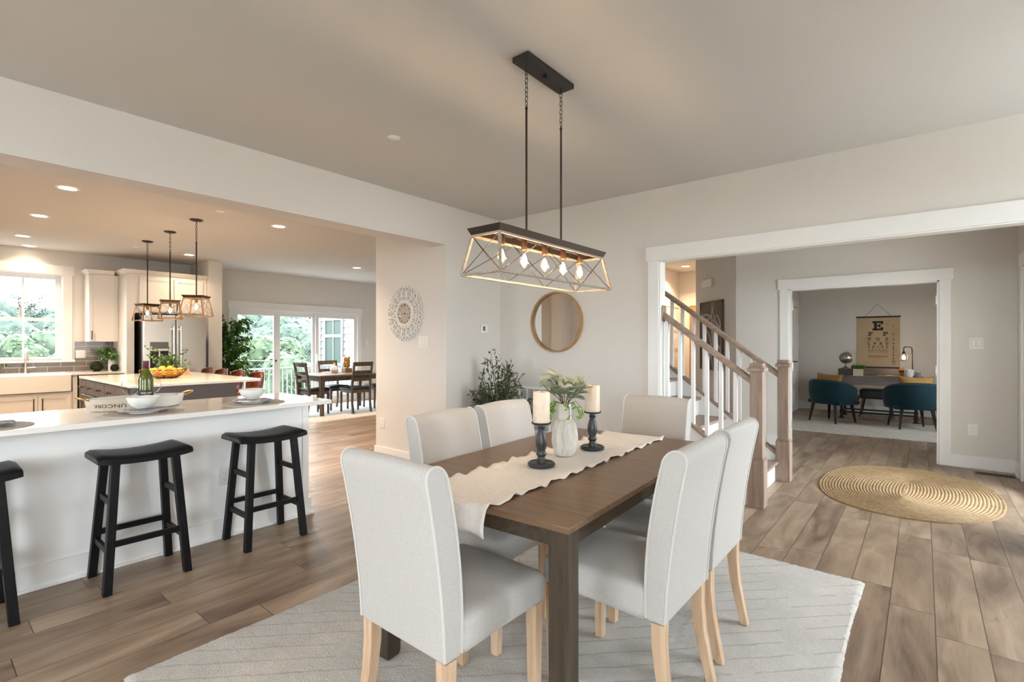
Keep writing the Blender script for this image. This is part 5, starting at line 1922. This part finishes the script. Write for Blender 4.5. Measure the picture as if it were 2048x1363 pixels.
for (x, y, lab, w_) in ((-6.02, .945, 'recessed downlight nearest us above the left of the island', 27), (-7.565, .95, 'recessed downlight second from us, left of the pendants', 27),
                        (-9.155, .985, 'recessed downlight third from us toward the sink', 15), (-10.02, 1.15, 'recessed downlight directly over the sink window', 3),
                        (-6.02, 2.875, 'recessed downlight nearest us, right of the pendants', 27), (-9.065, 2.89, 'recessed downlight in front of the refrigerator', 5),
                        (-8.195, 5.387, 'recessed downlight in the breakfast nook ceiling', 16), (-3.374, 9.12, 'recessed downlight in the warm hall behind the stairs', 15)):
    downlight(x, y, lab, w_)
for (x, y, lab) in ((-5.82, 2.148, 'round white sprinkler cover on kitchen ceiling by the beam'), (-8.914, 2.156, 'round white sprinkler cover on kitchen ceiling near the fridge'), (-8.4, 5.75, 'round white sprinkler cover on the nook ceiling')):
    dup(sk, (x, y, CEIL), 0, lab)

# ------------------------------------------------------------------ breakfast nook
nr = MB()
nr.grid(lambda u, v: ((u - .5) * 2.1, (v - .5) * 2.9, .014 + random.uniform(-.003, .003) if 0 < u < 1 and 0 < v < 1 else 0.001), 50, 60)
tag(nr.build('nook_rug', 'nookrug', loc=(-8.92, 5.82, 0)), 'pale rug under the brown breakfast nook table', 'rug')
nt = thing('nook_table', 'weathered brown breakfast nook table in front of the sliding door', 'table', (-8.82, 5.465, RUGZ))
MB().box(-.48, .48, -.735, .735, .705, .735).build('tabletop', 'nooktop', nt, .006)
MB().box(-.42, .42, -.67, -.64, .62, .705).box(-.42, .42, .64, .67, .62, .705).box(-.42, -.39, -.64, .64, .62, .705).box(.39, .42, -.64, .64, .62, .705).build('apron', 'nookwood', nt, .002)
for sx in (-1, 1):
    for sy in (-1, 1):
        MB().bar((sx * .415, sy * .665, 0), (sx * .415, sy * .665, .705), .055, .055, (0, 1, 0), .078, .078).build('leg', 'nookwood', nt, .003)


def make_ladder(label, group):
    """ladder back chair facing +y"""
    t = thing('nook_chair', label, 'chair', (0, 0, 0), 0, group)
    MB().rbox(-.215, .215, -.19, .215, .425, .475, .024, 5, 3, lambda x, y, z: (x, y, z + (.015 * (1 - (x / .215) ** 2) if z > .45 else 0))).build('seat', 'seatblack', t)
    MB().box(-.2, .2, -.195, .2, .375, .43).build('seat_frame', 'nookwood', t, .003)
    bk = MB()
    for sx in (-1, 1):
        x = sx * .195
        pts = [(-.235, 0), (-.205, .2), (-.2, .45), (-.225, .7), (-.275, .965)]
        v, f = [], []
        for y, z in pts:
            v += [(x - .018, y - .02, z), (x + .018, y - .02, z), (x + .018, y + .02, z), (x - .018, y + .02, z)]
        f = [(3, 2, 1, 0), (16, 17, 18, 19)]
        for k in range(4):
            for j in range(4):
                f.append((k * 4 + j, k * 4 + (j + 1) % 4, k * 4 + 4 + (j + 1) % 4, k * 4 + 4 + j))
        MB().add(v, f).build('rear_leg', 'nookwood', t, .003)
        MB().bar((sx * .185, .185, 0), (sx * .185, .185, .4), .03, .03, (0, 1, 0), .04, .04).build('leg', 'nookwood', t, .003)
    yb = lambda z: -.2 - .075 * max(0, (z - .45) / .515) ** 1.4
    for z0, z1 in ((.885, .965), (.74, .80), (.60, .655)):
        MB().grid(lambda u, v: (-.19 + .38 * u, yb(z0 + (z1 - z0) * v) - .018 * sin(u * pi), z0 + (z1 - z0) * v), 8, 2)
        mb = MB()
        n = 8
        v, f = [], []
        for i in range(n + 1):
            u = i / n
            x = -.18 + .36 * u
            o = -.018 * sin(u * pi)
            for (dy, z) in ((-.01, z0), (.01, z0), (.01, z1), (-.01, z1)):
                v.append((x, yb(z) + o + dy, z))
        for i in range(n):
            for j in range(4):
                f.append((i * 4 + j, i * 4 + (j + 1) % 4, i * 4 + 4 + (j + 1) % 4, i * 4 + 4 + j))
        mb.add(v, f, True).build('back_slat', 'nookwood', t)
    return t


GN = 'ladder back chairs at the nook table'
n0 = make_ladder('brown ladder back nook chair at the left end of the table', GN)
n0.location = (-8.80, 4.86, RUGZ)
dup(n0, (-8.50, 5.545, RUGZ), pi / 2, 'brown ladder back nook chair on the near side, its back toward us')
dup(n0, (-9.16, 5.50, RUGZ), -pi / 2, 'brown ladder back nook chair on the window side of the table')
dup(n0, (-8.79, 6.25, RUGZ), pi, 'brown nook chair at the far table end, half hidden by clock wall')
TZ = .735 + RUGZ
pn = thing('ceramic_pineapple', 'white ceramic pineapple on the nook table', 'ornament', (-8.98, 5.39, TZ))
MB().lathe([(.0001, 0), (.05, 0), (.075, .03), (.08, .065), (.07, .105), (.045, .135), (.03, .142), (.0001, .143)], 20).build('fruit_body', 'matte_ceramic', pn)
lv = MB()
for k in range(14):
    a = 2.4 * k
    lv_r = .02 + .02 * (k % 3) / 2
    leaf(lv, (cos(a) * .012, sin(a) * .012, .135), (cos(a) * .4, sin(a) * .4, 1), (-cos(a), -sin(a), .3), .07 - .02 * (k % 3), .025, .1, -.2)
lv.build('crown', 'matte_ceramic', pn)
pg = thing('cone_jar', 'glass jar of golden cones on a dark wooden base, nook table', 'ornament', (-8.98, 5.665, TZ))
MB().box(-.075, .075, -.075, .075, 0, .085).build('base', 'brownwood', pg, .004)
MB().lathe([(.07, .086), (.078, .1), (.08, .2), (.072, .28), (.05, .315), (.048, .315), (.07, .278), (.077, .2), (.075, .1), (.068, .088)], 26).build('jar', 'glass', pg)
cn = MB()
for k in range(26):
    a, q = 2.4 * k, k / 26
    cn.sphere((cos(a) * .042, sin(a) * .042, .11 + .19 * q), .028, 8, 6, .032)
cn.build('cones', 'pinegold', pg)
wj = thing('white_pierced_jar', 'white pierced jar seen through the near chair back, nook table', 'jar', (-8.95, 5.93, TZ))
MB().lathe([(.0001, 0), (.05, 0), (.06, .02), (.06, .1), (.05, .125), (.047, .125), (.055, .1), (.0001, .02)], 22).build('body', 'matte_ceramic', wj)
lv = MB()
for k in range(9):
    a = 2.4 * k
    leaf(lv, (cos(a) * .03, sin(a) * .03, .11), (cos(a) * .5, sin(a) * .5, 1), (0, 0, 1), .07, .014)
lv.build('sprigs', 'olive', wj)
faceplate('light_switch', 'white rocker switch plate right of the sliding door', 'light switch', (XK, 7.01, 1.34), pi / 2, .09, .125, 'switch', 1)

random.seed(33)
fi = thing('ficus_tree', 'tall glossy green ficus tree between the wall fin and sliding door', 'plant', (-9.92, 3.80, 0))
MB().lathe([(.0001, 0), (.13, 0), (.16, .28), (.165, .3), (.15, .3), (.14, .27), (.0001, .27)], 24).build('pot', 'pot', fi)
tk, lv = MB(), MB()
for a in (0, 2.1, 4.2):
    tk.tube([(cos(a + q * .9) * .025, sin(a + q * .9) * .025, .2 + q * .22) for q in range(7)], .014, 6)
for k in range(60):
    h0 = random.uniform(.62, 1.6)
    a = random.uniform(0, 2 * pi)
    r = random.uniform(.12, .42) * (1.0 if h0 < 1.35 else .8)
    e = Vector((cos(a) * r * .9 + .16, sin(a) * r * .8 + .03, h0 + random.uniform(.0, .3)))
    if e.x < -.25:
        e.x = -.25
    p0 = Vector((0, 0, h0 - .12))
    md = p0.lerp(e, .55) + Vector((0, 0, .07))
    tk.tube([p0, md, e], .003, 4)
    for q in range(26):
        u = random.uniform(.2, 1.1)
        b = (p0.lerp(md, u * 2) if u < .5 else md.lerp(e, u * 2 - 1)) + rv(.035)
        if b.x < -.27 or (b.y < -.17 and b.x < .55):
            continue
        d = Vector((cos(a), sin(a), -.7)) + rv(.7)
        leaf(lv, b, d, rv(.5) + Vector((.3, -.2, .6)), random.uniform(.065, .10), random.uniform(.030, .045), .12, .25)
tk.build('trunk', 'bark', fi)
lv.build('foliage', 'ficus', fi)

# ------------------------------------------------------------------ staircase
stc = thing('staircase', 'oak and white staircase with two newel posts rising behind back wall', 'staircase', (-1.095, 4.92, 0))
RUN, RISE, NS = .2495, .19, 8
ya, yb_ = -.45, .50
for k in range(NS):
    x1 = -.015 - k * RUN
    z = RISE * (k + 1)
    MB().box(x1 - RUN - .004, x1 + .025, ya, yb_, z - .03, z).build('tread', 'cerused', stc, .010, 3)
    MB().box(x1 - .02, x1 - .003, ya, yb_, z - RISE, z - .03).build('riser', 'trim', stc)
top = lambda x: .235 + (-x) * RISE / RUN
xe = -2.05
for (y0, y1) in ((yb_, yb_ + .06), (ya - .055, ya)):
    poly = [(0.0, 0), (0.0, top(0)), (xe, top(xe)), (xe, max(0, top(xe) - .52)), (-.42, 0)]
    s_ = MB().prism(poly, y0, y1, lambda x, y, z: (x, z, y)).build('stringer', 'trim', stc, .002)
    cy_ = (y0 + y1) / 2
    MB().bar((.0, cy_, top(0) + .012), (xe, cy_, top(xe) + .012), .085, .026).build('stringer_cap', 'cerusedx', s_, .004)
    MB().bar((.01, cy_, 0), (.01, cy_, top(0)), .07, .018, (1, 0, 0)).build('stringer_end', 'cerused', s_)
railz = lambda x: 1.058 + (-x - .04) * .757
for (cy_, n_, xs_, xend) in ((-.475, 'near', None, -.765), (.53, 'far', None, xe)):
    nb_ = 6 if n_ == 'near' else 16
    # newel post
    px_ = .045
    mb = MB().box(px_ - .062, px_ + .062, cy_ - .062, cy_ + .062, 0, .385).box(px_ - .048, px_ + .048, cy_ - .048, cy_ + .048, .40, 1.12)
    mb.box(px_ - .058, px_ + .058, cy_ - .058, cy_ + .058, .385, .396).box(px_ - .052, px_ + .052, cy_ - .052, cy_ + .052, .396, .41)
    mb.box(px_ - .066, px_ + .066, cy_ - .066, cy_ + .066, 1.105, 1.135).box(px_ - .056, px_ + .056, cy_ - .056, cy_ + .056, 1.135, 1.145).box(px_ - .05, px_ + .05, cy_ - .05, cy_ + .05, 1.145, 1.172)
    mb.build('newel_post', 'cerused', stc, .004)
    a, b = Vector((px_ - .045, cy_, railz(px_ - .045))), Vector((xend, cy_, railz(xend)))
    v, f = [], []
    sec = [(-.03, -.03), (.03, -.03), (.033, -.005), (.028, .018), (.015, .03), (-.015, .03), (-.028, .018), (-.033, -.005)]
    for c in (a, b):
        for (dy, dz) in sec:
            v.append((c.x, c.y + dy, c.z + dz))
    f = [tuple(range(8)), tuple(range(15, 7, -1))] + [(j, 8 + j, 8 + (j + 1) % 8, (j + 1) % 8) for j in range(8)]
    MB().add(v, f, True).build('handrail', 'cerusedx', stc)
    for k in range(nb_):
        x = -.125 - .1185 * k
        if x < xend + .04:
            break
        MB().box(x - .016, x + .016, cy_ - .016, cy_ + .016, top(x) + .0, railz(x) - .018).build('baluster', 'trim', stc, .002)
MB().prism([(.075 * sx, .075 * sz) for sx, sz in ((-.5, -1), (.5, -1), (.72, -.6), (.72, .6), (.5, 1), (-.5, 1), (-.72, .6), (-.72, -.6))], 0, .022,
           lambda x, y, z: (-.767 + z, -.475 + x * .9, railz(-.767) + y)).build('rosette', 'cerused', stc, .003)

# ------------------------------------------------------------------ foyer
jr = thing('jute_rug', 'oval braided natural jute rug on the foyer floor', 'rug', (-.125, 5.80, 0), radians(-2))
mb = MB()
A, B_ = .655, .96
rows = 27
n = 96
v, f = [], []
sg_ = lambda t: (abs(cos(t)) ** .87 * (1 if cos(t) >= 0 else -1), abs(sin(t)) ** .87 * (1 if sin(t) >= 0 else -1))
for k in range(rows * 4 + 1):
    q = k / (rows * 4)
    z = .006 + .0055 * abs(sin(pi * k / 4)) ** .6
    if k == rows * 4:
        z = .001
    a_, b_ = A * q, max(0.0001, .30 * min(1, q * 20) + (B_ - .30) * q)
    for j in range(n):
        cx_, sy_ = sg_(2 * pi * j / n)
        wv_ = 1 + .003 * sin(j * 16 + k)
        v.append((a_ * cx_ * wv_, b_ * sy_ * wv_, z))
for k in range(rows * 4):
    for j in range(n):
        f.append((k * n + j, k * n + (j + 1) % n, (k + 1) * n + (j + 1) % n, (k + 1) * n + j))
f.append(tuple(reversed(range(n))))
mb.add(v, f, True).build('braid', 'jute', jr)
fv = thing('floor_register', 'small dark floor register near the foyer corner', 'vent', (.56, 7.02, 0), radians(0))
fr = MB().box(-.055, .055, -.15, .15, 0, .004)
fr = MB().box(-.15, .15, -.055, -.042, 0, .005).box(-.15, .15, .042, .055, 0, .005).box(-.15, -.137, -.042, .042, 0, .005).box(.137, .15, -.042, .042, 0, .005)
for k in range(12):
    x = -.125 + k * .0227
    fr.box(x - .004, x + .004, -.042, .042, .001, .0045)
fr.build('louvre_frame', 'bronze', fv)
MB().box(-.137, .137, -.042, .042, .0003, .001).build('duct', 'dark', fv)
fv.rotation_euler = (0, 0, 0)
faceplate('light_switch', 'white double rocker switch plate on the foyer wall', 'light switch', (.437, 7.26, 1.335), 0, .118, .122, 'switch', 2)
faceplate('wall_outlet', 'white outlet plate low on the foyer wall beside office door', 'outlet', (.409, 7.26, .413), 0, .088, .125, 'outlet')

# things on the angled wall: u runs from the foyer corner along (-1, 1)
A45 = -pi / 4 + pi
ux = Vector((-.7071, .7071, 0))


def on45(d, z):
    p = Vector((-1.987, 7.26, z)) + ux * d
    return tuple(p)


dc = thing('door_chime_box', 'small white door chime box high on the angled wall', 'door chime', on45(.765, 2.25), -pi / 4)
MB().rbox(-.145, .145, -.05, 0, -.06, .06, .012).build('cover', 'plastic', dc)
cv = thing('canvas_art', 'taupe canvas with cream looping lines on the angled wall', 'wall art', on45(.64, 1.45), -pi / 4)
MB().box(-.31, .31, -.035, 0, -.50, .50).build('canvas', 'canvas', cv, .003)
MB().box(-.325, -.313, -.045, 0, -.515, .515).box(.313, .325, -.045, 0, -.515, .515).box(-.313, .313, -.045, 0, .503, .515).box(-.313, .313, -.045, 0, -.515, -.503).build('float_frame', 'walnutfloat', cv)
ln = MB()


def ribbon(pts, w_):
    for k in range(len(pts) - 1):
        (x0, z0, k0), (x1, z1, k1) = pts[k], pts[k + 1]
        d = Vector((x1 - x0, z1 - z0))
        if d.length < 1e-6:
            continue
        nrm = Vector((-d.y, d.x)).normalized()
        q = [(x0 + nrm.x * w_ * k0, z0 + nrm.y * w_ * k0), (x0 - nrm.x * w_ * k0, z0 - nrm.y * w_ * k0), (x1 - nrm.x * w_ * k1, z1 - nrm.y * w_ * k1), (x1 + nrm.x * w_ * k1, z1 + nrm.y * w_ * k1)]
        q = [(max(-.308, min(.308, a)), max(-.498, min(.498, b))) for a, b in q]
        ln.add([(a, -.0362, b) for a, b in q], [(0, 1, 2, 3)])


for (ox, oz, rx, rz, t0, t1, w_) in ((-.12, .62, .24, .38, 3.3, 6.4, .014), (.28, .25, .25, .55, 1.7, 4.3, .02), (-.15, .02, .3, .3, .2, 3.1, .013), (.18, -.05, .13, .34, 0, 6.28, .013), (-.28, -.18, .3, .3, -1.6, 1.2, .012), (.1, -.52, .3, .4, .3, 3.0, .017), (-.1, -.55, .16, .36, 0, 3.14, .012), (.33, .6, .3, .5, 3.2, 4.6, .016)):
    ribbon([(ox + rx * cos(t0 + (t1 - t0) * k / 40), oz + rz * sin(t0 + (t1 - t0) * k / 40), .7 + .4 * sin(k * .16 + ox * 9)) for k in range(41)], w_ * 1.35)
ln.build('painted_lines', 'canvasline', cv)

# ------------------------------------------------------------------ office
orug = MB()
orug.grid(lambda u, v: ((u - .5) * 2.9 + (random.uniform(-.012, .012) if u in (0, 1) else 0), (v - .5) * 1.75 + (random.uniform(-.012, .012) if v in (0, 1) else 0), .014 + random.uniform(-.003, .003) if 0 < u < 1 and 0 < v < 1 else 0.001), 60, 36)
tag(orug.build('office_rug', 'amberrug', loc=(-.42, 9.64, 0), rot=(0, 0, radians(3.5))), 'oatmeal pile rug under the two teal chairs in the office', 'rug')

dk_ = thing('desk', 'grey washed wooden desk with black pipe legs in the office', 'desk', (-.615, 10.92, 0))
MB().box(-.60, .62, -.28, .36, .735, .76).build('desktop', 'greywash', dk_, .003)
MB().box(-.59, .61, -.27, -.245, .605, .735).build('front_apron', 'greywash', dk_, .003)
MB().box(-.59, -.57, -.245, .34, .605, .735).box(.59, .61, -.245, .34, .605, .735).box(-.57, .59, .32, .34, .605, .735).build('frame', 'greywash', dk_, .002)
MB().box(-.59, -.365, -.05, .22, .76, .872).build('cubby', 'islandgrey', dk_, .003)
MB().box(-.365, .30, .19, .215, .76, .885).build('back_gallery', 'greywash', dk_, .003)
for sx in (-1, 1):
    x = sx * .52
    for y in (-.21, .28):
        lg = MB().tube([(x, y, 0), (x, y, .605)], .02, 10).lathe([(.045, 0), (.045, .012), (.026, .016), (.026, .04), (.02, .045)], 16, (x, y, 0)).lathe([(.028, .09), (.028, .14)], 12, (x, y, 0))
        lg.build('pipe_leg', 'iron', dk_)
MB().tube([(-.52, -.21, .115), (.52, -.21, .115)], .014, 8).tube([(-.52, .28, .115), (.52, .28, .115)], .014, 8).tube([(-.52, -.21, .115), (-.52, .28, .115)], .014, 8).tube([(.52, -.21, .115), (.52, .28, .115)], .014, 8).build('foot_rail', 'iron', dk_)
DZ = .76

dcx = thing('desk_chair', 'black upholstered chair with splayed legs tucked behind the desk', 'chair', (-.66, 11.25, 0))
MB().rbox(-.24, .24, -.2, .2, .33, .50, .03).build('seat', 'seatblack', dcx)
for sx in (-1, 1):
    for sy in (-1, 1):
        MB().bar((sx * .24, sy * .21, 0), (sx * .18, sy * .16, .335), .022, .022, (0, 1, 0), .034, .034).build('leg', 'espresso', dcx)

gl = thing('globe', 'silver toned desk globe standing on the grey cubby', 'globe', (-1.10, 10.98, .872))
MB().lathe([(.065, 0), (.065, .006), (.05, .02), (.02, .035), (.012, .05), (.01, .075), (.016, .082), (.0001, .086)], 24).build('base', 'silver', gl)
MB().sphere((0, 0, .195), .104, 26, 16).build('sphere', 'silver', gl)
MB().tube([(.112 * sin(a), 0, .195 - .112 * cos(a)) for a in [pi * k / 20 for k in range(21)]], .004, 6).lathe([(.006, 0), (.006, .02), (.0001, .03)], 8, (0, 0, .305)).build('meridian', 'silver', gl)

random.seed(8)
pb = thing('grass_planter', 'pale wooden planter with crossed front and bright grass on desk', 'planter', (-.89, 10.76, DZ))
MB().box(-.068, .068, -.06, .06, 0, .118).build('box', 'lightwood', pb, .002)
MB().box(-.072, -.055, -.066, -.06, 0, .12).box(.055, .072, -.066, -.06, 0, .12).box(-.055, .055, -.066, -.06, .105, .12).box(-.055, .055, -.066, -.06, 0, .014).bar((-.055, -.063, .014), (.055, -.063, .105), .012, .005, (0, 1, 0)).bar((.055, -.063, .014), (-.055, -.063, .105), .012, .005, (0, 1, 0)).build('cross_frame', 'lightwood', pb)
lv = MB()
for k in range(420):
    p = Vector((random.uniform(-.062, .062), random.uniform(-.055, .055), .11))
    d = Vector((p.x * 9, p.y * 9, random.uniform(.6, 1.4))) + rv(.4)
    leaf(lv, p, d, rv(), random.uniform(.06, .10), .009, .1, .2)
lv.build('grass', 'grass', pb)

bk = thing('open_book', 'open book lying on the office desk', 'book', (-.50, 10.80, DZ), radians(8))
for sx in (-1, 1):
    MB().grid(lambda u, v: (sx * u * .125, (v - .5) * .17, .004 + .016 * sin(u * pi * .9) * (1 - .3 * u) + .001), 8, 2).grid(lambda u, v: (sx * u * .128, (v - .5) * .175, .002), 2, 2).build('page_block', 'pagecream', bk)
MB().box(-.13, .13, -.088, .088, 0, .002).build('cover', 'brownwood', bk)

lm = thing('desk_lamp', 'bent black pipe desk lamp with lit wire cage shade', 'lamp', (-.14, 10.93, DZ))
MB().lathe([(.07, 0), (.07, .012), (.02, .016), (.012, .03)], 26).build('base', 'iron', lm)
arc = [(0, 0, .02), (-.008, 0, .46)] + [(-.008 - .03 + .03 * cos(pi / 2 * k / 5), 0, .46 + .05 * sin(pi / 2 * k / 5)) for k in range(1, 6)] + [(-.09, 0, .512)] + [(-.09 - .03 * sin(pi / 2 * k / 5), 0, .482 + .03 * cos(pi / 2 * k / 5)) for k in range(1, 6)] + [(-.12, 0, .43)]
MB().tube(arc, .0085, 10).build('stem', 'iron', lm)
MB().lathe([(.012, .045), (.02, .04), (.024, .0), (.018, -.004)], 18, (-.12, 0, .39)).build('socket', 'iron', lm)
cg = MB()
for k in range(6):
    a = pi * k / 6
    cg.tube([(-.12 + .07 * sin(t) * cos(a), .07 * sin(t) * sin(a), .335 - .07 * cos(t)) for t in [-pi + .35 + (2 * pi - .7) * j / 24 for j in range(25)]], .0022, 5)
cg.build('cage', 'iron', lm)
MB().lathe([(.015, .05), (.02, .03), (.05, 0), (.055, -.03), (.042, -.06), (.0001, -.075)], 22, (-.12, 0, .345)).build('glass_shade', 'bulbglass', lm)
MB().sphere((-.12, 0, .33), .024, 12, 8, .03).build('bulb', 'filament', lm)
lamp('bulb_light', (-.12, 0, .33), 11, (1, .68, .38), lm, .03)

mu = thing('owl_mug', 'white mug with two dark dot eyes on the desk', 'mug', (-.185, 10.74, DZ))
MB().lathe([(.0001, 0), (.045, 0), (.06, .03), (.064, .08), (.066, .13), (.063, .13), (.06, .08), (.0001, .01)], 26).build('cup', 'ceramic', mu)
ey = MB()
for sx in (-.024, .026):
    ey.lathe([(.0065, 0), (.005, .003), (.0001, .004)], 10, tf=lambda x, y, z, sx=sx: (x + sx, -.0585 - z, y + .102))
ey.prism([(-.006, .088), (.006, .088), (0, .078)], .0, .004, lambda x, y, z: (x, -.0625 - z, y))
ey.build('eyes', 'ink', mu)
pj = thing('pencil_jar', 'clear jar of orange pencils on the desk beside mug', 'jar', (-.283, 10.78, DZ))
MB().lathe([(.0001, 0), (.036, 0), (.038, .004), (.038, .115), (.036, .115), (.035, .006), (.0001, .005)], 22).build('jar', 'glass', pj)
pc_ = MB()
for k in range(11):
    a = 2.4 * k
    pc_.tube([(cos(a) * .02, sin(a) * .02, .007), (cos(a) * .03, sin(a) * .03, .15 + .012 * (k % 3))], .0045, 6)
pc_.build('pencils', 'pencil', pj)
MB().lathe([(.039, .09), (.0395, .1), (.039, .11)], 22).build('band', 'iron', pj)
cj = thing('candle_tin', 'small dark green tin on the desk right of the mug', 'tin', (-.075, 10.80, DZ + .003))
MB().lathe([(.0001, 0), (.042, 0), (.043, .004), (.043, .082), (.04, .086), (.0001, .086)], 24).build('tin', 'pot', cj)

# eye chart
EC = thing('eye_chart', 'hanging kraft paper eye test chart with big letter E above the desk', 'wall chart', (-.667, 11.78, 0))
MB().box(-.335, .335, -.010, -.008, .885, 1.84).build('paper', 'paper', EC)
for z in (1.835, .875):
    MB().rbox(-.342, .342, -.022, -.004, z - .014, z + .014, .005).build('wooden_rail', 'iron', EC)
MB().tube([(-.205, -.012, 1.845), (-.005, -.006, 2.085), (.205, -.012, 1.845)], .003, 6).build('cord', 'bark', EC)
MB().tube([(-.005, 0, 2.083), (-.005, -.012, 2.085)], .004, 6).build('nail', 'iron', EC)
ik = MB()
GLY = {  # slab letters as boxes on a 10 x 10 square
    'E': [(0, 0, 9.6, 2), (0, 8, 9.6, 10), (1.6, 0, 4, 10), (4, 4.2, 7, 5.8), (7.8, 0, 9.6, 3.3), (7.8, 6.7, 9.6, 10), (6, 3, 7.4, 7)],
    'F': [(0, 8, 9.6, 10), (1.6, 0, 4, 10), (0, 0, 5.8, 1.7), (4, 4.2, 7, 5.8), (7.8, 6.4, 9.6, 10), (6, 3, 7.4, 7)],
    'P': [(0, 8.2, 7.6, 10), (1.6, 0, 4, 10), (0, 0, 5.8, 1.7), (7, 5, 9.6, 9.3), (4, 4.2, 8, 5.8)],
    'T': [(0, 8.2, 10, 10), (3.8, 0, 6.2, 10), (2.2, 0, 7.8, 1.7), (0, 6.4, 1.7, 10), (8.3, 6.4, 10, 10)],
    'L': [(1.4, 0, 3.8, 10), (0, 8.3, 5.6, 10), (0, 0, 9.4, 1.8), (7.7, 0, 9.4, 3.6)],
    'D': [(1.4, 0, 3.8, 10), (0, 8.2, 7, 10), (0, 0, 7, 1.8), (6.8, 1.2, 9.5, 8.8)],
}


def slab(ch, x, z, s_):
    k = s_ / 10
    if ch in GLY:
        for (a, b, c, d) in GLY[ch]:
            ik.add([(x + (a - 5) * k, -.0108, z + b * k), (x + (c - 5) * k, -.0108, z + b * k), (x + (c - 5) * k, -.0108, z + d * k), (x + (a - 5) * k, -.0108, z + d * k)], [(0, 1, 2, 3)])
    else:
        ik.text(ch, s_ * 1.38, lambda px, py, q: (x + px, -.0108, z + py), s_ * .03)


for word, z, s_, half in (('E', 1.582, .15, 0), ('FP', 1.474, .076, .115), ('TOZ', 1.384, .056, .135), ('LPED', 1.308, .044, .138), ('PECFD', 1.25, .035, .139)):
    for k, c in enumerate(word):
        slab(c, (-half + 2 * half * k / max(1, len(word) - 1)), z, s_ * (1.15 if s_ > .1 else 1))
for word, z, s_ in (('EDFCZP', 1.207, .028), ('FELOPZD', 1.15, .022), ('DEFPOTEC', 1.098, .018), ('LEFODPCT', 1.04, .014), ('FDPLTCEO', .985, .011), ('PEZOLCFTD', .93, .009)):
    n_ = len(word)
    hw_ = .135 if s_ > .017 else .07 + s_ * 2
    for k, c in enumerate(word):
        x = -hw_ + 2 * hw_ * k / (n_ - 1)
        ik.text(c, s_ * 1.38, lambda px, py, q, x=x, z=z: (x + px, -.0108, z + py), s_ * .035)
for k, z in enumerate((1.645, 1.49, 1.39, 1.315, 1.258, 1.212, 1.148, 1.095, 1.03, .978, .93)):
    ik.text(str(k + 1), .046, lambda px, py, q, z=z: (.236 + px * 1.15, -.0108, z + py), .0012)
ik.build('black_letters', 'ink', EC)
MB().box(-.155, .155, -.0112, -.0104, 1.186, 1.196).build('green_line', 'inkgreen', EC)
MB().box(-.155, .155, -.0112, -.0104, 1.075, 1.088).build('red_line', 'inkred', EC)


def make_barrel(label, group):
    """round backed armchair facing +y"""
    t = thing('barrel_chair', label, 'chair', (0, 0, 0), 0, group)
    n, half = 40, radians(128)

    def path(a):
        return Vector((.335 * sin(a), -.305 * cos(a) + .02))
    v, f = [], []
    sec = 8
    for i in range(n + 1):
        a = -half + 2 * half * i / n
        p = path(a)
        nn = Vector((sin(a), -cos(a)))
        k = min(1, abs(a) / half)
        zt = .72 - .17 * k ** 2.2
        th = .075
        zb = .315
        fl = .02 * (1 - k)
        for (o, z) in ((.0, zb), (.012, zb + .03), (.02 + fl, (zb + zt) / 2), (.018 + fl, zt - .03), (-.015, zt), (-.05, zt - .012), (-th, zt - .05), (-th, zb)):
            q = p + nn * o
            v.append((q.x, q.y, z))
    for i in range(n):
        for j in range(sec):
            f.append((i * sec + j, (i + 1) * sec + j, (i + 1) * sec + (j + 1) % sec, i * sec + (j + 1) % sec))
    f += [tuple(reversed(range(sec))), tuple(range(n * sec, n * sec + sec))]
    MB().add(v, f, True).build('shell', 'teal', t)
    MB().rbox(-.27, .27, -.24, .31, .36, .47, .045, 5, 3, lambda x, y, z: (x * (1 - .25 * max(0, (-y - .05) / .2)), y, z)).build('seat', 'teal', t)
    MB().rbox(-.29, .29, -.22, .27, .30, .37, .03).build('seat_base', 'teal', t)
    for sx in (-1, 1):
        for sy in (-1, 1):
            MB().bar((sx * .235, sy * .235, 0), (sx * .19, sy * .19, .33), .022, .022, (0, 1, 0), .042, .042).build('leg', 'espresso', t, .003)
    return t


GB = 'teal barrel chairs facing the desk'
b0 = make_barrel('teal barrel armchair left of the two facing the desk', GB)
b0.location, b0.rotation_euler = (-1.19, 9.965, RUGZ), (0, 0, radians(-30))
dup(b0, (-.14, 9.96, RUGZ), radians(20), 'teal barrel armchair right of the two, cut by the door jamb')


def pillow(name, lab, loc, rz, tilt, wd, ht):
    def wpf(x, y, z):
        u, w_ = x / (wd / 2), z / (ht / 2)
        thick = max(0, (1 - abs(u) ** 2.4) * (1 - abs(w_) ** 2.4))
        ex = 1 - .13 * (1 - w_ * w_) * abs(u) ** 3
        ez = 1 - .15 * (1 - u * u) * abs(w_) ** 3
        return (x * ex, y * (.10 + .90 * thick ** .45) + .01 * sin(u * 3), z * ez)
    mb = MB().rbox(-wd / 2, wd / 2, -.065, .065, -ht / 2, ht / 2, .03, 9, 3, wpf)
    o = mb.build(name, 'mustard', loc=loc, rot=(tilt, 0, rz))
    pts = []
    for k in range(64):
        a = 2 * pi * k / 64
        c_, s2 = cos(a), sin(a)
        m_ = max(abs(c_), abs(s2))
        q = wpf(c_ / m_ * wd / 2 * .995, 0, s2 / m_ * ht / 2 * .995)
        pts.append(q)
    MB().tube(pts, .005, 5, closed=True).build('piping', 'brownwood', o)
    return tag(o, lab, 'pillow', 'mustard pillows in the teal chairs')


pillow('throw_pillow', 'mustard velvet pillow in the left teal chair', (-1.245, 9.90, .655), radians(-30), -.32, .46, .36)
pillow('throw_pillow', 'mustard velvet pillow in the right teal chair', (-.075, 9.86, .655), radians(20), -.3, .46, .36)
